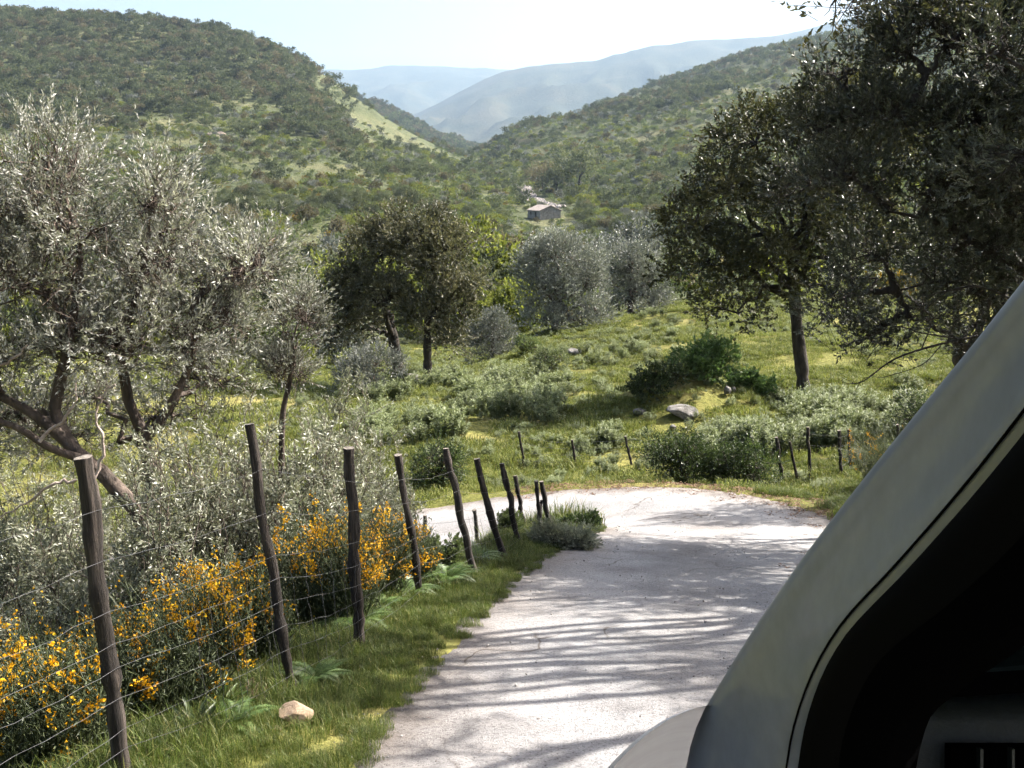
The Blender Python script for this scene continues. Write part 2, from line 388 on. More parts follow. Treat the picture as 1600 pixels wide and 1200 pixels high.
near_pts += [(-3.4, 3, -1.6), (-4.2, 6, -2.9), (-3.6, 9, -3.7), (-2.2, 13, -4.6), (-0.6, 16.5, -5.1), (-5, 12.5, -4.4), (-9, 7, -4.2), (-8.5, 14, -5.6), (-15, 9, -6), (-15, 15, -7.4),
             (-22, 3, -6.5), (-26, 22, -9.3), (-12, 28, -8.2), (-24, 34, -9.0), (7.2, 8, -0.9), (8.2, 14, -2.7), (8.2, 19, -4.4), (12, 10, -0.6), (17, 18, -1.6), (17, 28, -3.6), (22, 38, -4.5),
             (8, 0, 1.0), (16, 0, 3.6), (4, -15, 4.6), (-4, -12, 2.6), (-10, -6, -0.8), (-22, -12, -2), (16, -18, 7), (30, 10, 4), (30, 30, 0), (-34, 6, -9)]
fence_xy = [(-2.4, 2.4), (-2.05, 4.4), (-1.5, 6.2), (-1.2, 7.4), (-0.6, 9.6), (-0.35, 11), (0.0, 13), (0.3, 15)]
near_pts += [(x, y, -0.25 * y) for x, y in fence_xy]
for i in range(4, len(RL), 9): near_pts.append((RL[i, 0], RL[i, 1], RZ[i]))
for X, Y in ((-30, 52), (-15, 55), (-5, 58), (5, 58), (15, 56), (25, 54), (34, 48), (-40, 40)):
    near_pts.append((X, Y, float(far_z(np.array([X], float), np.array([Y], float))[0])))
near_pts = np.array(near_pts)
def _U(r2): return np.where(r2 > 1e-9, r2 * np.log(np.maximum(r2, 1e-9)), 0)
_n = len(near_pts); _A = np.zeros((_n + 3, _n + 3)); _xy = near_pts[:, :2] / 10
_A[:_n, :_n] = _U(((_xy[:, None] - _xy[None]) ** 2).sum(-1)) + np.eye(_n) * 0.004
_A[:_n, _n] = 1; _A[:_n, _n + 1:] = _xy; _A[_n, :_n] = 1; _A[_n + 1:, :_n] = _xy.T
_w = np.linalg.solve(_A, np.concatenate([near_pts[:, 2], [0, 0, 0]]))
def near_z(X, Y):
    q = np.stack([X, Y], -1) / 10; out = np.empty(len(q))
    for s in range(0, len(q), 20000):
        c = q[s:s + 20000]
        out[s:s + 20000] = _U(((c[:, None] - _xy[None]) ** 2).sum(-1)) @ _w[:_n] + _w[_n] + c @ _w[_n + 1:]
    return out
MOUND = (5.9, 33.0)
def H(X, Y, road=True):
    X = np.atleast_1d(np.asarray(X, float)).ravel(); Y = np.atleast_1d(np.asarray(Y, float)).ravel()
    r = np.hypot(X, Y)
    z = np.empty(len(X)); k = np.clip((np.maximum(Y, 0.8 * r) - 40) / 20, 0, 1); k = k * k * (3 - 2 * k)
    nr = k < 1; fr = k > 0
    zn = np.zeros(len(X)); zf = np.zeros(len(X))
    if nr.any(): zn[nr] = near_z(X[nr], Y[nr])
    if fr.any(): zf[fr] = far_z(X[fr], Y[fr])
    z = zn * (1 - k) + zf * k
    z = z + 1.25 * np.exp(-(((X - MOUND[0]) / 2.6) ** 2 + ((Y - MOUND[1]) / 2.2) ** 2)) * nr
    z = z + nr * ((fbm(X / 2.5, Y / 2.5, 21, 3) - 0.5) * 0.22 * (r > 6) + (fbm(X / 0.5, Y / 0.5, 22, 2) - 0.5) * 0.05)
    if road:
        w = np.where(r < 45)[0]
        if len(w):
            sd, rz, hl, hr = road_near(X[w], Y[w])
            over = np.where(sd > 0, sd - hl, -sd - hr)           # >0 outside the carriageway
            t = np.clip((over - 0.35) / 1.6, 0, 1); t = t * t * (3 - 2 * t)
            base = rz - 0.035
            zz = base * (1 - t) + z[w] * t
            zz = np.where(over < -0.12, rz - 0.14, zz)
            z[w] = zz
    return z
def G(x, y): return float(H(x, y)[0])
def spot(px, Y, dx=0):
    """a point on the ground seen in picture column px at depth Y"""
    z = -6.0; x = 0
    for _ in range(5):
        f = Y * CP - (z - ZC) * SP; x = (px - 800) / FPX * f; z = G(x + dx, Y)
    return np.array((x + dx, Y, z))

az = np.concatenate([np.arange(-180, -44, 4.0), np.arange(-44, -32, 0.8), np.arange(-32, 34, 0.21), np.arange(34, 46, 0.8), np.arange(46, 180, 4.0)])
rr = np.concatenate([[0.4, 0.8, 1.2, 1.6, 2.0, 2.4], 2.8 * 1.026 ** np.arange(0, 282)])
A, Rg = np.meshgrid(np.radians(az), rr)
GX = (np.sin(A) * Rg).ravel(); GY = (np.cos(A) * Rg).ravel()
GZ = H(GX, GY)
na = len(az)
def sheet(name, i0, i1, mat):
    idx = np.arange(i0, i1 + 1)
    v = np.stack([GX, GY, GZ], 1).reshape(len(rr), na, 3)[idx].reshape(-1, 3)
    i = np.arange(len(idx) - 1)[:, None] * na; j = np.arange(na)[None]; j2 = (j + 1) % na
    q = np.stack([i + j, i + na + j, i + na + j2, i + j2], -1).reshape(-1, 4)
    mb = MB(); mb.add(v, q, 0, None, True)
    if i0 == 0:
        c = len(v); mb.add(np.vstack([v[:na], [(0, 0, G(0, 0))]]), [(k, (k + 1) % na, na) for k in range(na)], 0, None, True)
    return tag(mb.build(name, mat), kind='structure')
split = int(np.searchsorted(rr, 82.0))
sheet('ground', 0, split, M['meadow'])
sheet('hills', split, len(rr) - 1, M['hillside'])

# ------------------------------------------------------------------ far mountains
def mountain(name, crest, dist, foot_py, foot_d, seed, gul, label=None):
    cx = np.array([c[0] for c in crest], float); cyy = np.array([c[1] for c in crest], float)
    px = np.linspace(cx[0], cx[-1], 180); py = np.interp(px, cx, cyy)
    py = np.convolve(np.pad(py, 4, 'edge'), np.ones(9) / 9, 'valid') + (fbm(px / 28.0, px * 0, seed, 4) - 0.5) * 5
    nt_ = 48; V = np.zeros((nt_, len(px), 3))
    for k in range(nt_):
        t = k / (nt_ - 12.0)
        if t <= 1:
            D = foot_d + (dist - foot_d) * t; row = foot_py + (py - foot_py) * (t ** 0.85)
        else:
            D = dist * (1 + (t - 1) * 1.2); row = py + (t - 1) * 420
        X = (px - 800) / FPX * D; z = ZC + elev(row) * D
        g = math.sin(math.pi * min(t, 1)) if t < 1 else 0
        z = z + g * gul * (-np.abs(fbm(X / (dist * 0.05), D / (dist * 0.11) + 0 * X, seed + 3, 4) - 0.5) * 2.2 + 0.4)
        V[k] = np.stack([X, np.full(len(px), D), z], 1)
    n = len(px); i = np.arange(nt_ - 1)[:, None] * n; j = np.arange(n - 1)[None]
    q = np.stack([i + j, i + j + 1, i + n + j + 1, i + n + j], -1).reshape(-1, 4)
    mb = MB(); mb.add(V.reshape(-1, 3), q, 0, None, True)
    return tag(mb.build(name, M['mountain']), kind='structure')
mountain('mountain', [(-200, 130), (300, 125), (500, 110), (560, 109), (640, 101), (700, 103), (790, 109), (900, 112), (1100, 130), (1500, 150)], 9000, 230, 6200, 3, 180)
mountain('mountain', [(500, 230), (640, 185), (700, 158), (760, 122), (800, 107), (850, 101), (930, 96), (985, 74), (1040, 70), (1090, 60), (1150, 63), (1220, 50), (1300, 28), (1400, 8), (1700, -30), (2000, -60)], 6000, 262, 3000, 8, 130)
mountain('hill', [(300, 120), (480, 128), (545, 142), (600, 165), (660, 190), (720, 222), (770, 246), (820, 262), (900, 275)], 1750, 300, 1250, 12, 40)
mountain('hill', [(700, 262), (760, 244), (830, 206), (880, 182), (960, 155), (1040, 128), (1120, 103), (1200, 78), (1290, 55), (1380, 38), (1500, 20), (1700, -10), (2000, -40)], 2100, 300, 1350, 15, 60)

# ------------------------------------------------------------------ road
def road_mat():
    m, t = newmat('pale_worn_road')
    g = N(t, 'ShaderNodeNewGeometry'); vec = g.outputs['Position']
    n1 = noise(t, 1.1, 6, 0.6, vec); n2 = noise(t, 38, 6, 0.75, vec); n3 = noise(t, 110, 3, 0.7, vec)
    r1 = ramp(t, [(0.3, (0.29, 0.288, 0.292)), (0.55, (0.385, 0.382, 0.386)), (0.75, (0.445, 0.442, 0.446))], n1)
    r2 = ramp(t, [(0.33, (0.45, 0.42, 0.42)), (0.5, (0.95, 0.93, 0.92)), (0.7, (1.2, 1.18, 1.15))], n2)
    c = mixc(t, 0.85, r1.outputs[0], r2.outputs[0], 'MULTIPLY')
    v = N(t, 'ShaderNodeTexVoronoi', feature='DISTANCE_TO_EDGE'); v.inputs['Scale'].default_value = 0.55
    nz = N(t, 'ShaderNodeTexNoise'); nz.inputs['Scale'].default_value = 1.5; t.links.new(vec, nz.inputs['Vector'])
    ad = N(t, 'ShaderNodeVectorMath', operation='ADD'); t.links.new(vec, ad.inputs[0]); t.links.new(nz.outputs['Color'], ad.inputs[1])
    t.links.new(ad.outputs[0], v.inputs['Vector'])
    rc = ramp(t, [(0.0, (1, 1, 1)), (0.012, (0, 0, 0))], v.outputs[0])
    nm = ramp(t, [(0.52, (0, 0, 0)), (0.6, (1, 1, 1))], noise(t, 0.5, 2, 0.5, vec))
    mk = N(t, 'ShaderNodeMath', operation='MULTIPLY'); t.links.new(rc.outputs[0], mk.inputs[0]); t.links.new(nm.outputs[0], mk.inputs[1])
    c = mixc(t, mk.outputs[0], c, (0.12, 0.10, 0.085))
    st = ramp(t, [(0.5, (1, 1, 1)), (0.72, (0.62, 0.58, 0.55))], noise(t, 0.7, 7, 0.7, vec)); c = mixc(t, 0.8, c, st.outputs[0], 'MULTIPLY')
    sp_ = ramp(t, [(0.30, (0.35, 0.32, 0.31)), (0.40, (1, 1, 1))], noise(t, 75, 2, 0.5, vec)); c = mixc(t, 0.9, c, sp_.outputs[0], 'MULTIPLY')
    at = N(t, 'ShaderNodeAttribute', attribute_name='tint'); jm = N(t, 'ShaderNodeMath', operation='MULTIPLY_ADD'); t.links.new(noise(t, 2.2, 6, 0.7, vec), jm.inputs[0]); jm.inputs[1].default_value = 0.22
    sb_ = N(t, 'ShaderNodeMath', operation='SUBTRACT'); t.links.new(at.outputs['Fac'], sb_.inputs[0]); sb_.inputs[1].default_value = 0.11; t.links.new(sb_.outputs[0], jm.inputs[2])
    tk = ramp(t, [(0.0, (0.42, 0.36, 0.30)), (0.06, (0.72, 0.66, 0.6)), (0.13, (0.95, 0.94, 0.93)), (0.24, (1.0, 1.0, 1.0)), (0.33, (0.9, 0.9, 0.9)), (0.5, (0.82, 0.8, 0.78)), (0.66, (0.93, 0.93, 0.93)), (0.76, (1, 1, 1)), (0.88, (0.9, 0.87, 0.84)), (1.0, (0.45, 0.38, 0.32))], jm.outputs[0])
    c = mixc(t, 0.9, c, tk.outputs[0], 'MULTIPLY')
    h = N(t, 'ShaderNodeMath', operation='ADD'); t.links.new(n2, h.inputs[0]); t.links.new(n3, h.inputs[1])
    b = N(t, 'ShaderNodeBump'); b.inputs['Strength'].default_value = 0.9; b.inputs['Distance'].default_value = 0.02
    t.links.new(h.outputs[0], b.inputs['Height'])
    p = N(t, 'ShaderNodeBsdfPrincipled'); p.inputs['Roughness'].default_value = 0.85; p.inputs['Specular IOR Level'].default_value = 0.25
    t.links.new(c, p.inputs['Base Color']); t.links.new(b.outputs[0], p.inputs['Normal'])
    o = N(t, 'ShaderNodeOutputMaterial'); t.links.new(p.outputs[0], o.inputs[0])
    return m
def build_road():
    seg = catmull(ctr, 60); s = np.concatenate(([0], np.cumsum(np.linalg.norm(np.diff(seg, axis=0), axis=1))))
    sq = np.arange(4, s[-1], 0.12); C = np.stack([np.interp(sq, s, seg[:, 0]), np.interp(sq, s, seg[:, 1])], 1)
    T = nrm(np.gradient(C, axis=0)); Nn = np.stack([-T[:, 1], T[:, 0]], 1)
    _, rz, hl, hr = road_near(C[:, 0], C[:, 1])
    k = np.ones(25) / 25
    sm = lambda a: np.convolve(np.pad(a, 12, 'edge'), k, 'valid')
    rz = sm(rz); hl = sm(hl); hr = sm(hr)
    hl = hl + (fbm(sq / 0.35, sq * 0, 31, 4) - 0.5) * 0.13 + (fbm(sq / 3, sq * 0, 32, 2) - 0.5) * 0.12
    hr = hr + (fbm(sq / 0.5, sq * 0, 33, 4) - 0.5) * 0.22 + (fbm(sq / 3, sq * 0, 34, 2) - 0.5) * 0.3
    us = np.linspace(-1, 1, 27); n = len(us) + 2
    V = np.zeros((len(C), n, 3))
    for i, u in enumerate(us):
        off = np.where(u > 0, u * hl, u * hr)
        X = C[:, 0] + Nn[:, 0] * off; Y = C[:, 1] + Nn[:, 1] * off
        z = rz - 0.03 * u * u + (fbm(X / 0.8, Y / 0.8, 41, 3) - 0.5) * 0.035
        V[:, i + 1] = np.stack([X, Y, z], 1)
    V[:, 0] = V[:, 1]; V[:, 0, 2] -= 0.12; V[:, -1] = V[:, -2]; V[:, -1, 2] -= 0.12
    i = np.arange(len(C) - 1)[:, None] * n; j = np.arange(n - 1)[None]
    q = np.stack([i + j, i + n + j, i + n + j + 1, i + j + 1], -1).reshape(-1, 4)
    uu = np.concatenate(([0.0], (us + 1) / 2, [1.0]))
    mb = MB(); mb.add(V.reshape(-1, 3), q[:, ::-1], 0, np.tile(uu, len(C)), True)
    return tag(mb.build('road', road_mat()), kind='structure')
build_road()

# ------------------------------------------------------------------ scatter (uncountable stuff)
def proto_collection(name, objs):
    c = bpy.data.collections.new(name)
    for o in objs: c.objects.link(o)
    return c
def scatter(name, label, pts, rot, scl, idx, protos, cat=None):
    pts = np.asarray(pts, np.float32); n = len(pts)
    me = bpy.data.meshes.new(name); me.vertices.add(n); me.vertices.foreach_set('co', pts.ravel())
    a = me.attributes.new('rot', 'FLOAT_VECTOR', 'POINT'); a.data.foreach_set('vector', np.asarray(rot, np.float32).ravel())
    a = me.attributes.new('scl', 'FLOAT', 'POINT'); a.data.foreach_set('value', np.asarray(scl, np.float32))
    a = me.attributes.new('idx', 'INT', 'POINT'); a.data.foreach_set('value', np.asarray(idx, np.int32))
    o = bpy.data.objects.new(name, me); link(o); tag(o, label, cat, None, 'stuff')
    col = proto_collection(name + '_kinds', protos)
    g = bpy.data.node_groups.new(name + '_nodes', 'GeometryNodeTree')
    g.interface.new_socket('Geometry', in_out='INPUT', socket_type='NodeSocketGeometry')
    g.interface.new_socket('Geometry', in_out='OUTPUT', socket_type='NodeSocketGeometry')
    gi = g.nodes.new('NodeGroupInput'); go = g.nodes.new('NodeGroupOutput')
    ci = g.nodes.new('GeometryNodeCollectionInfo'); ci.inputs[0].default_value = col; ci.inputs['Separate Children'].default_value = True; ci.inputs['Reset Children'].default_value = True
    ip = g.nodes.new('GeometryNodeInstanceOnPoints'); ip.inputs['Pick Instance'].default_value = True
    def attr(nm, ty):
        x = g.nodes.new('GeometryNodeInputNamedAttribute'); x.data_type = ty; x.inputs[0].default_value = nm; return x.outputs[0]
    g.links.new(gi.outputs[0], ip.inputs['Points']); g.links.new(ci.outputs[0], ip.inputs['Instance'])
    g.links.new(attr('idx', 'INT'), ip.inputs['Instance Index'])
    e2r = g.nodes.new('FunctionNodeEulerToRotation'); g.links.new(attr('rot', 'FLOAT_VECTOR'), e2r.inputs[0])
    g.links.new(e2r.outputs[0], ip.inputs['Rotation'])
    g.links.new(attr('scl', 'FLOAT'), ip.inputs['Scale'])
    g.links.new(ip.outputs[0], go.inputs[0])
    md = o.modifiers.new('scatter', 'NODES'); md.node_group = g
    return o

# ------------------------------------------------------------------ trees
def crown_leaves(mb, rng, subs, srad, outward, leaf, twig_n, per, twig_len, up=0.5, mat=0, twigmat=None, tint_c=None, droop=0.0):
    """sprigs of leaves in each sub-clump. leaf=(length,width)"""
    S = len(subs); n = S * twig_n
    c = np.repeat(subs, twig_n, 0); r = np.repeat(srad, twig_n); ow = np.repeat(outward, twig_n, 0)
    d = runit(rng, n); d = nrm(d + ow * 0.45)
    st = c + d * (r * (0.15 + 0.75 * rng.random(n) ** 0.6))[:, None]
    td = nrm(d * 0.8 + ow * 0.35 + np.array((0, 0, up)) + runit(rng, n) * 0.55)
    tl = twig_len * (0.6 + 0.8 * rng.random(n))
    if twigmat is not None:
        s = nrm(np.cross(td, runit(rng, n))) * 0.0035
        v = np.stack([st - td * tl[:, None] * 0.6 - s, st - td * tl[:, None] * 0.6 + s, st + td * tl[:, None] * 0.9 + s * 0.5, st + td * tl[:, None] * 0.9 - s * 0.5], 1)
        mb.add(v.reshape(-1, 3), np.arange(n * 4).reshape(n, 4), twigmat, 0.4)
    k = n * per
    T = np.repeat(td, per, 0); P0 = np.repeat(st, per, 0); t = rng.random(k)
    p = P0 + T * (t * np.repeat(tl, per))[:, None]
    perp = nrm(np.cross(T, runit(rng, k)))
    ld = nrm(T * (0.7 + 0.5 * t[:, None]) + perp * 0.7 - np.array((0, 0, droop)))
    ln = nrm(runit(rng, k) * 0.8 + np.repeat(nrm(d + np.array((0, 0, 0.4))), per, 0) * 0.7)
    base = rng.random(S) * 0.62 + 0.05 if tint_c is None else tint_c
    tint = np.clip(np.repeat(np.repeat(base, twig_n), per) + rng.normal(0, 0.2, k) + 0.12 * (t - 0.5), 0, 1)
    L = leaf[0] * (0.6 + 0.7 * rng.random(k)); Wd = leaf[1] * (0.7 + 0.6 * rng.random(k))
    add_leaves(mb, p, ld, ln, L, Wd, tint, mat)

def make_subs(rng, lobes, n, r0, r1, shell=0.45):
    vol = np.array([l[1][0] * l[1][1] * l[1][2] for l in lobes]) ** 0.75; cnt = np.maximum(2, (n * vol / vol.sum()).round().astype(int))
    cs, ows, li = [], [], []
    for k, ((c, r), m) in enumerate(zip(lobes, cnt)):
        d = runit(rng, m); d[:, 2] = np.where(d[:, 2] < -0.35, -d[:, 2], d[:, 2])
        q = shell + (1 - shell) * rng.random(m) ** 0.7
        cs.append(np.array(c) + d * q[:, None] * np.array(r)); ows.append(d); li += [k] * m
    return np.vstack(cs), np.vstack(ows), np.array(li), r0 + (r1 - r0) * rng.random(int(cnt.sum()))

def build_tree(name, label, cat, base, trunk, lobes, leafmat, barkmat, seed, nsub=70, srad=(0.25, 0.45), leaf=(0.055, 0.014), twig_n=30, per=14,
               twig_len=0.28, r_trunk=0.12, group=None, up=0.5, limbs=None, twigs=True, wob=0.15, shell=0.4, droop=0.0, fine=True):
    """base: ground point. trunk: local points. lobes: [(centre, radii)] local. limbs: extra [(points, r0, r1)] local"""
    rng = np.random.default_rng(seed)
    root = thing(name, base, label, cat, group)
    tb = MB(); trunk = np.array(trunk, float)
    tp = catmull(trunk, 5) if len(trunk) > 2 else trunk
    tr = np.linspace(r_trunk * 1.05, r_trunk * 0.62, len(tp)); tr[0] *= 1.5
    if len(tr) > 3: tr[1] *= 1.15
    tr = tr * (1 + 0.08 * rng.normal(size=len(tr)))
    add_tube(tb, tp, tr, 9)
    nodes = [tp[i] for i in range(len(tp) // 2, len(tp))]
    if limbs:
        for pts, ra, rb in limbs:
            q = catmull(np.array(pts, float), 5); add_tube(tb, q, np.linspace(ra, rb, len(q)), 7); nodes += list(q[2:])
    for c, r in lobes:
        c = np.array(c); st = tp[-1 - int(rng.integers(0, max(1, len(tp) // 3)))]
        if limbs: st = min(nodes, key=lambda q: np.linalg.norm(q - c) + 0.3 * abs(q[2] - (c[2] - 0.4)))
        q = path(st, c + np.array((0, 0, r[2] * 0.25)), rng, wob, 8, 0.05)
        add_tube(tb, q, np.linspace(r_trunk * 0.5, r_trunk * 0.14, 8), 6); nodes += list(q[2:])
    subs, ow, li, sr = make_subs(rng, lobes, nsub, srad[0], srad[1], shell)
    nd = np.array(nodes)
    for c in subs:
        k = int(np.argmin(((nd - c) ** 2).sum(1) + 0.6 * np.maximum(0, nd[:, 2] - c[2]) ** 2))
        q = path(nd[k], c, rng, 0.25, 5)
        add_tube(tb, q, np.linspace(r_trunk * 0.14 + 0.004, 0.005, 5), 4, cap=False)
        if fine:
            for _ in range(4):
                e = c + runit(rng, 1)[0] * srad[1] * 0.9
                add_tube(tb, path(q[2 + int(rng.integers(0, 2))], e, rng, 0.25, 4), np.linspace(0.008, 0.003, 4), 3, cap=False)
    tb.build('trunk', barkmat, root)
    cb = MB()
    crown_leaves(cb, rng, subs, sr, ow, leaf, twig_n, per, twig_len, up, 0, 1 if twigs else None, droop=droop)
    cb.build('crown', [leafmat, barkmat], root)
    return root

def rel(base, px, py, Y):
    return PT(px, py, Y) - np.array(base)
def lobe(base, px, py, Y, rx, ry, rd):
    """an ellipsoid of foliage: centre seen at px,py at depth Y, half sizes in pixels of that depth; rd is its half depth in metres"""
    s = Y / FPX
    return (tuple(rel(base, px, py, Y)), (rx * s, rd, ry * s))

# left olives -------------------------------------------------------
b1 = spot(215, 12.0)
O1 = build_tree('olive_tree', 'silvery olive tree with forked reddish trunk behind the two nearest fence posts', 'tree', b1,
    [(0, 0, -0.1), tuple(rel(b1, 238, 800, 12.0)), tuple(rel(b1, 225, 690, 12.0)), tuple(rel(b1, 200, 625, 12.0))],
    [lobe(b1, 240, 345, 12.0, 55, 75, 0.6), lobe(b1, 250, 430, 12.2, 85, 75, 0.8), lobe(b1, 370, 440, 12.2, 60, 60, 0.6), lobe(b1, 200, 540, 11.9, 100, 70, 0.9),
     lobe(b1, 320, 510, 12.3, 85, 70, 0.8), lobe(b1, 400, 420, 12.5, 45, 50, 0.5), lobe(b1, 330, 610, 12.9, 80, 55, 0.6), lobe(b1, 130, 630, 13.2, 80, 45, 0.5), lobe(b1, 270, 660, 13.2, 70, 40, 0.5)],
    M['olive'], M['bark'], 11, nsub=135, srad=(0.22, 0.38), twig_n=11, per=20, twig_len=0.42, r_trunk=0.10, leaf=(0.066, 0.018),
    limbs=[([tuple(rel(b1, 225, 690, 12.0)), tuple(rel(b1, 262, 640, 12.0)), tuple(rel(b1, 300, 560, 12.1)), tuple(rel(b1, 302, 480, 12.1))], 0.07, 0.03),
           ([tuple(rel(b1, 200, 625, 12.0)), tuple(rel(b1, 192, 540, 11.9)), tuple(rel(b1, 225, 420, 12.0))], 0.07, 0.025)])
b2 = spot(330, 10.4)
b2 = spot(250, 11.0)
O2 = build_tree('olive_tree', 'tall silvery olive tree leaning in from the left edge with long dark low limbs', 'tree', b2,
    [(0, 0, -0.1), tuple(rel(b2, 235, 850, 11.0)), tuple(rel(b2, 170, 750, 11.1)), tuple(rel(b2, 110, 695, 11.2)), tuple(rel(b2, 85, 640, 11.3))],
    [lobe(b2, 80, 285, 11.5, 62, 68, 0.7), lobe(b2, 20, 350, 11.3, 85, 85, 0.8), lobe(b2, 120, 380, 11.6, 75, 80, 0.8), lobe(b2, 40, 470, 11.2, 110, 80, 0.9),
     lobe(b2, -60, 420, 11.4, 80, 120, 0.8), lobe(b2, 110, 560, 11.4, 90, 55, 0.8), lobe(b2, 0, 580, 11.0, 80, 45, 0.7), lobe(b2, -110, 580, 11.0, 80, 80, 0.7), lobe(b2, 30, 660, 12.2, 90, 50, 0.5), lobe(b2, -60, 700, 12.0, 80, 60, 0.5), lobe(b2, 110, 690, 12.8, 90, 40, 0.5)],
    M['olive'], M['bark'], 12, nsub=170, srad=(0.22, 0.38), twig_n=11, per=20, twig_len=0.42, r_trunk=0.105, leaf=(0.066, 0.018),
    limbs=[([tuple(rel(b2, 110, 695, 11.2)), tuple(rel(b2, 50, 645, 11.1)), tuple(rel(b2, -40, 600, 11.0))], 0.075, 0.04),
           ([tuple(rel(b2, 140, 720, 11.1)), tuple(rel(b2, 80, 700, 11.0)), tuple(rel(b2, 20, 665, 10.9)), tuple(rel(b2, -60, 650, 10.9))], 0.055, 0.03),
           ([tuple(rel(b2, 85, 640, 11.3)), tuple(rel(b2, 110, 520, 11.4)), tuple(rel(b2, 125, 400, 11.5)), tuple(rel(b2, 100, 300, 11.5))], 0.07, 0.02)])
db = MB()
for pts in ([(150, 745), (163, 690), (152, 660), (158, 625), (178, 600)], [(120, 752), (85, 755), (40, 785), (-10, 815)], [(60, 690), (110, 640), (120, 600)], [(-10, 575), (20, 560), (45, 540)]):
    q = catmull(np.array([rel(b2, a, b, 10.7) for a, b in pts]), 5)
    q = q + np.random.default_rng(len(pts)).normal(0, 0.012, q.shape)
    add_tube(db, q, np.linspace(0.022, 0.007, len(q)), 6)
tag(db.build('dead_branch', M['deadwood'], O2), 'pale bare dead branches')
b3 = spot(445, 13.5)
build_tree('olive_tree', 'small slender olive sapling with one pointed tuft against the dark oak', 'tree', b3,
    [(0, 0, -0.1), tuple(rel(b3, 440, 690, 13.5)), tuple(rel(b3, 452, 600, 13.5)), tuple(rel(b3, 462, 545, 13.5))],
    [lobe(b3, 470, 515, 13.5, 32, 42, 0.3), lobe(b3, 462, 480, 13.5, 15, 20, 0.2), lobe(b3, 450, 590, 13.5, 40, 40, 0.4)],
    M['olive'], M['bark'], 13, nsub=22, srad=(0.16, 0.26), twig_n=24, per=13, r_trunk=0.045, up=0.8)

# olive suckers / thicket behind the fence ---------------------------
def thicket(name, label, cat, base, px, top, half, Y, mat, seed, nst=40, leaf=(0.05, 0.013), per=60, stemmat=None, group=None, spread=0.28, depth=0.7, parts=('stems', 'foliage'), tw=0.5):
    """upright bushy growth: many wand-like stems clothed in small leaves"""
    rng = np.random.default_rng(seed); root = thing(name, base, label, cat, group)
    hgt = PT(px, top, Y)[2] - base[2]; w = half * Y / FPX
    sb = MB(); cb = MB(); P_, D_, T_ = [], [], []
    for i in range(nst):
        a = rng.uniform(0, 2 * math.pi); q = math.sqrt(rng.random())
        foot = np.array((math.cos(a) * q * w * 0.45, math.sin(a) * q * depth * 0.5, -0.05))
        h = hgt * (0.55 + 0.5 * rng.random()) * (1 - 0.45 * q * q)
        tip = np.array((math.cos(a) * q * w * (0.7 + spread), math.sin(a) * q * depth, h))
        pth = path(foot, tip, rng, 0.13, 7)
        add_tube(sb, pth, np.linspace(0.013, 0.003, 7), 4, cap=False)
        for s in range(11):
            t0 = rng.uniform(0.18, 0.97); k = t0 * 6; i0 = min(int(k), 5); p0 = pth[i0] + (pth[i0 + 1] - pth[i0]) * (k - i0)
            d = nrm(runit(rng, 1)[0] * 0.8 + np.array((0, 0, 0.8))); L = rng.uniform(0.22, 0.48)
            e = p0 + d * L; add_tube(sb, np.array([p0, (p0 + e) / 2 + runit(rng, 1)[0] * 0.02, e]), [0.005, 0.003, 0.002], 3, cap=False)
            m = per // 11; t = rng.random(m)[:, None]
            P_.append(p0 + (e - p0) * t + rng.normal(0, 0.025, (m, 3))); D_.append(np.repeat(d[None], m, 0)); T_.append(np.full(m, rng.uniform(0.25, 0.65)))
    P_ = np.vstack(P_); D_ = np.vstack(D_); T_ = np.concatenate(T_); n = len(P_)
    perp = nrm(np.cross(D_, runit(rng, n)))
    out = nrm(P_ * np.array((1, 1, 0.3)) + np.array((0, 0, 0.3)))
    add_leaves(cb, P_, nrm(D_ * 0.7 + perp * 0.7), nrm(runit(rng, n) + out * 0.6), leaf[0] * (0.6 + 0.7 * rng.random(n)), leaf[1] * (0.7 + 0.6 * rng.random(n)), np.clip(T_ + rng.normal(0, 0.18, n), 0, 1))
    sb.build(parts[0], stemmat or M['bark'], root); cb.build(parts[1], mat, root)
    return root
for k, (px, top, half, Y, lab) in enumerate([
    (345, 600, 120, 10.4, 'grey green olive sucker thicket right behind the second fence post'),
    (470, 580, 110, 10.9, 'grey green olive thicket between second and third fence posts'),
    (545, 545, 85, 13.0, 'feathery grey green olive shrub rising left of the fourth fence post'),
    (590, 640, 80, 14.0, 'low olive shrub behind the fourth fence post beside the lower road'),
    (290, 650, 95, 9.6, 'dense low olive suckers at the foot of the forked olive trunk'),
    (20, 720, 110, 12.0, 'sparse olive growth at the left edge behind the nearest post'),
    (415, 600, 100, 12.5, 'olive shrub with upright wands in the middle of the thicket'),
    (60, 640, 150, 17.0, 'pale olive scrub beyond the lower road at the left edge'), (210, 620, 130, 18.5, 'pale olive scrub seen between the two left olive trunks'), (330, 640, 110, 16.0, 'olive scrub below the crown of the forked olive'),
    (130, 780, 90, 10.2, 'olive suckers under the long low limbs of the leaning olive'),
    (520, 660, 100, 11.6, 'low grey green olive shrub behind the third fence post')]):
    b = spot(px, Y)
    thicket('olive_shrub', lab, 'shrub', b, px, top, half, Y, M['olive_green'], 50 + k, nst=56, per=370, leaf=(0.062, 0.02), group=None, depth=0.8)

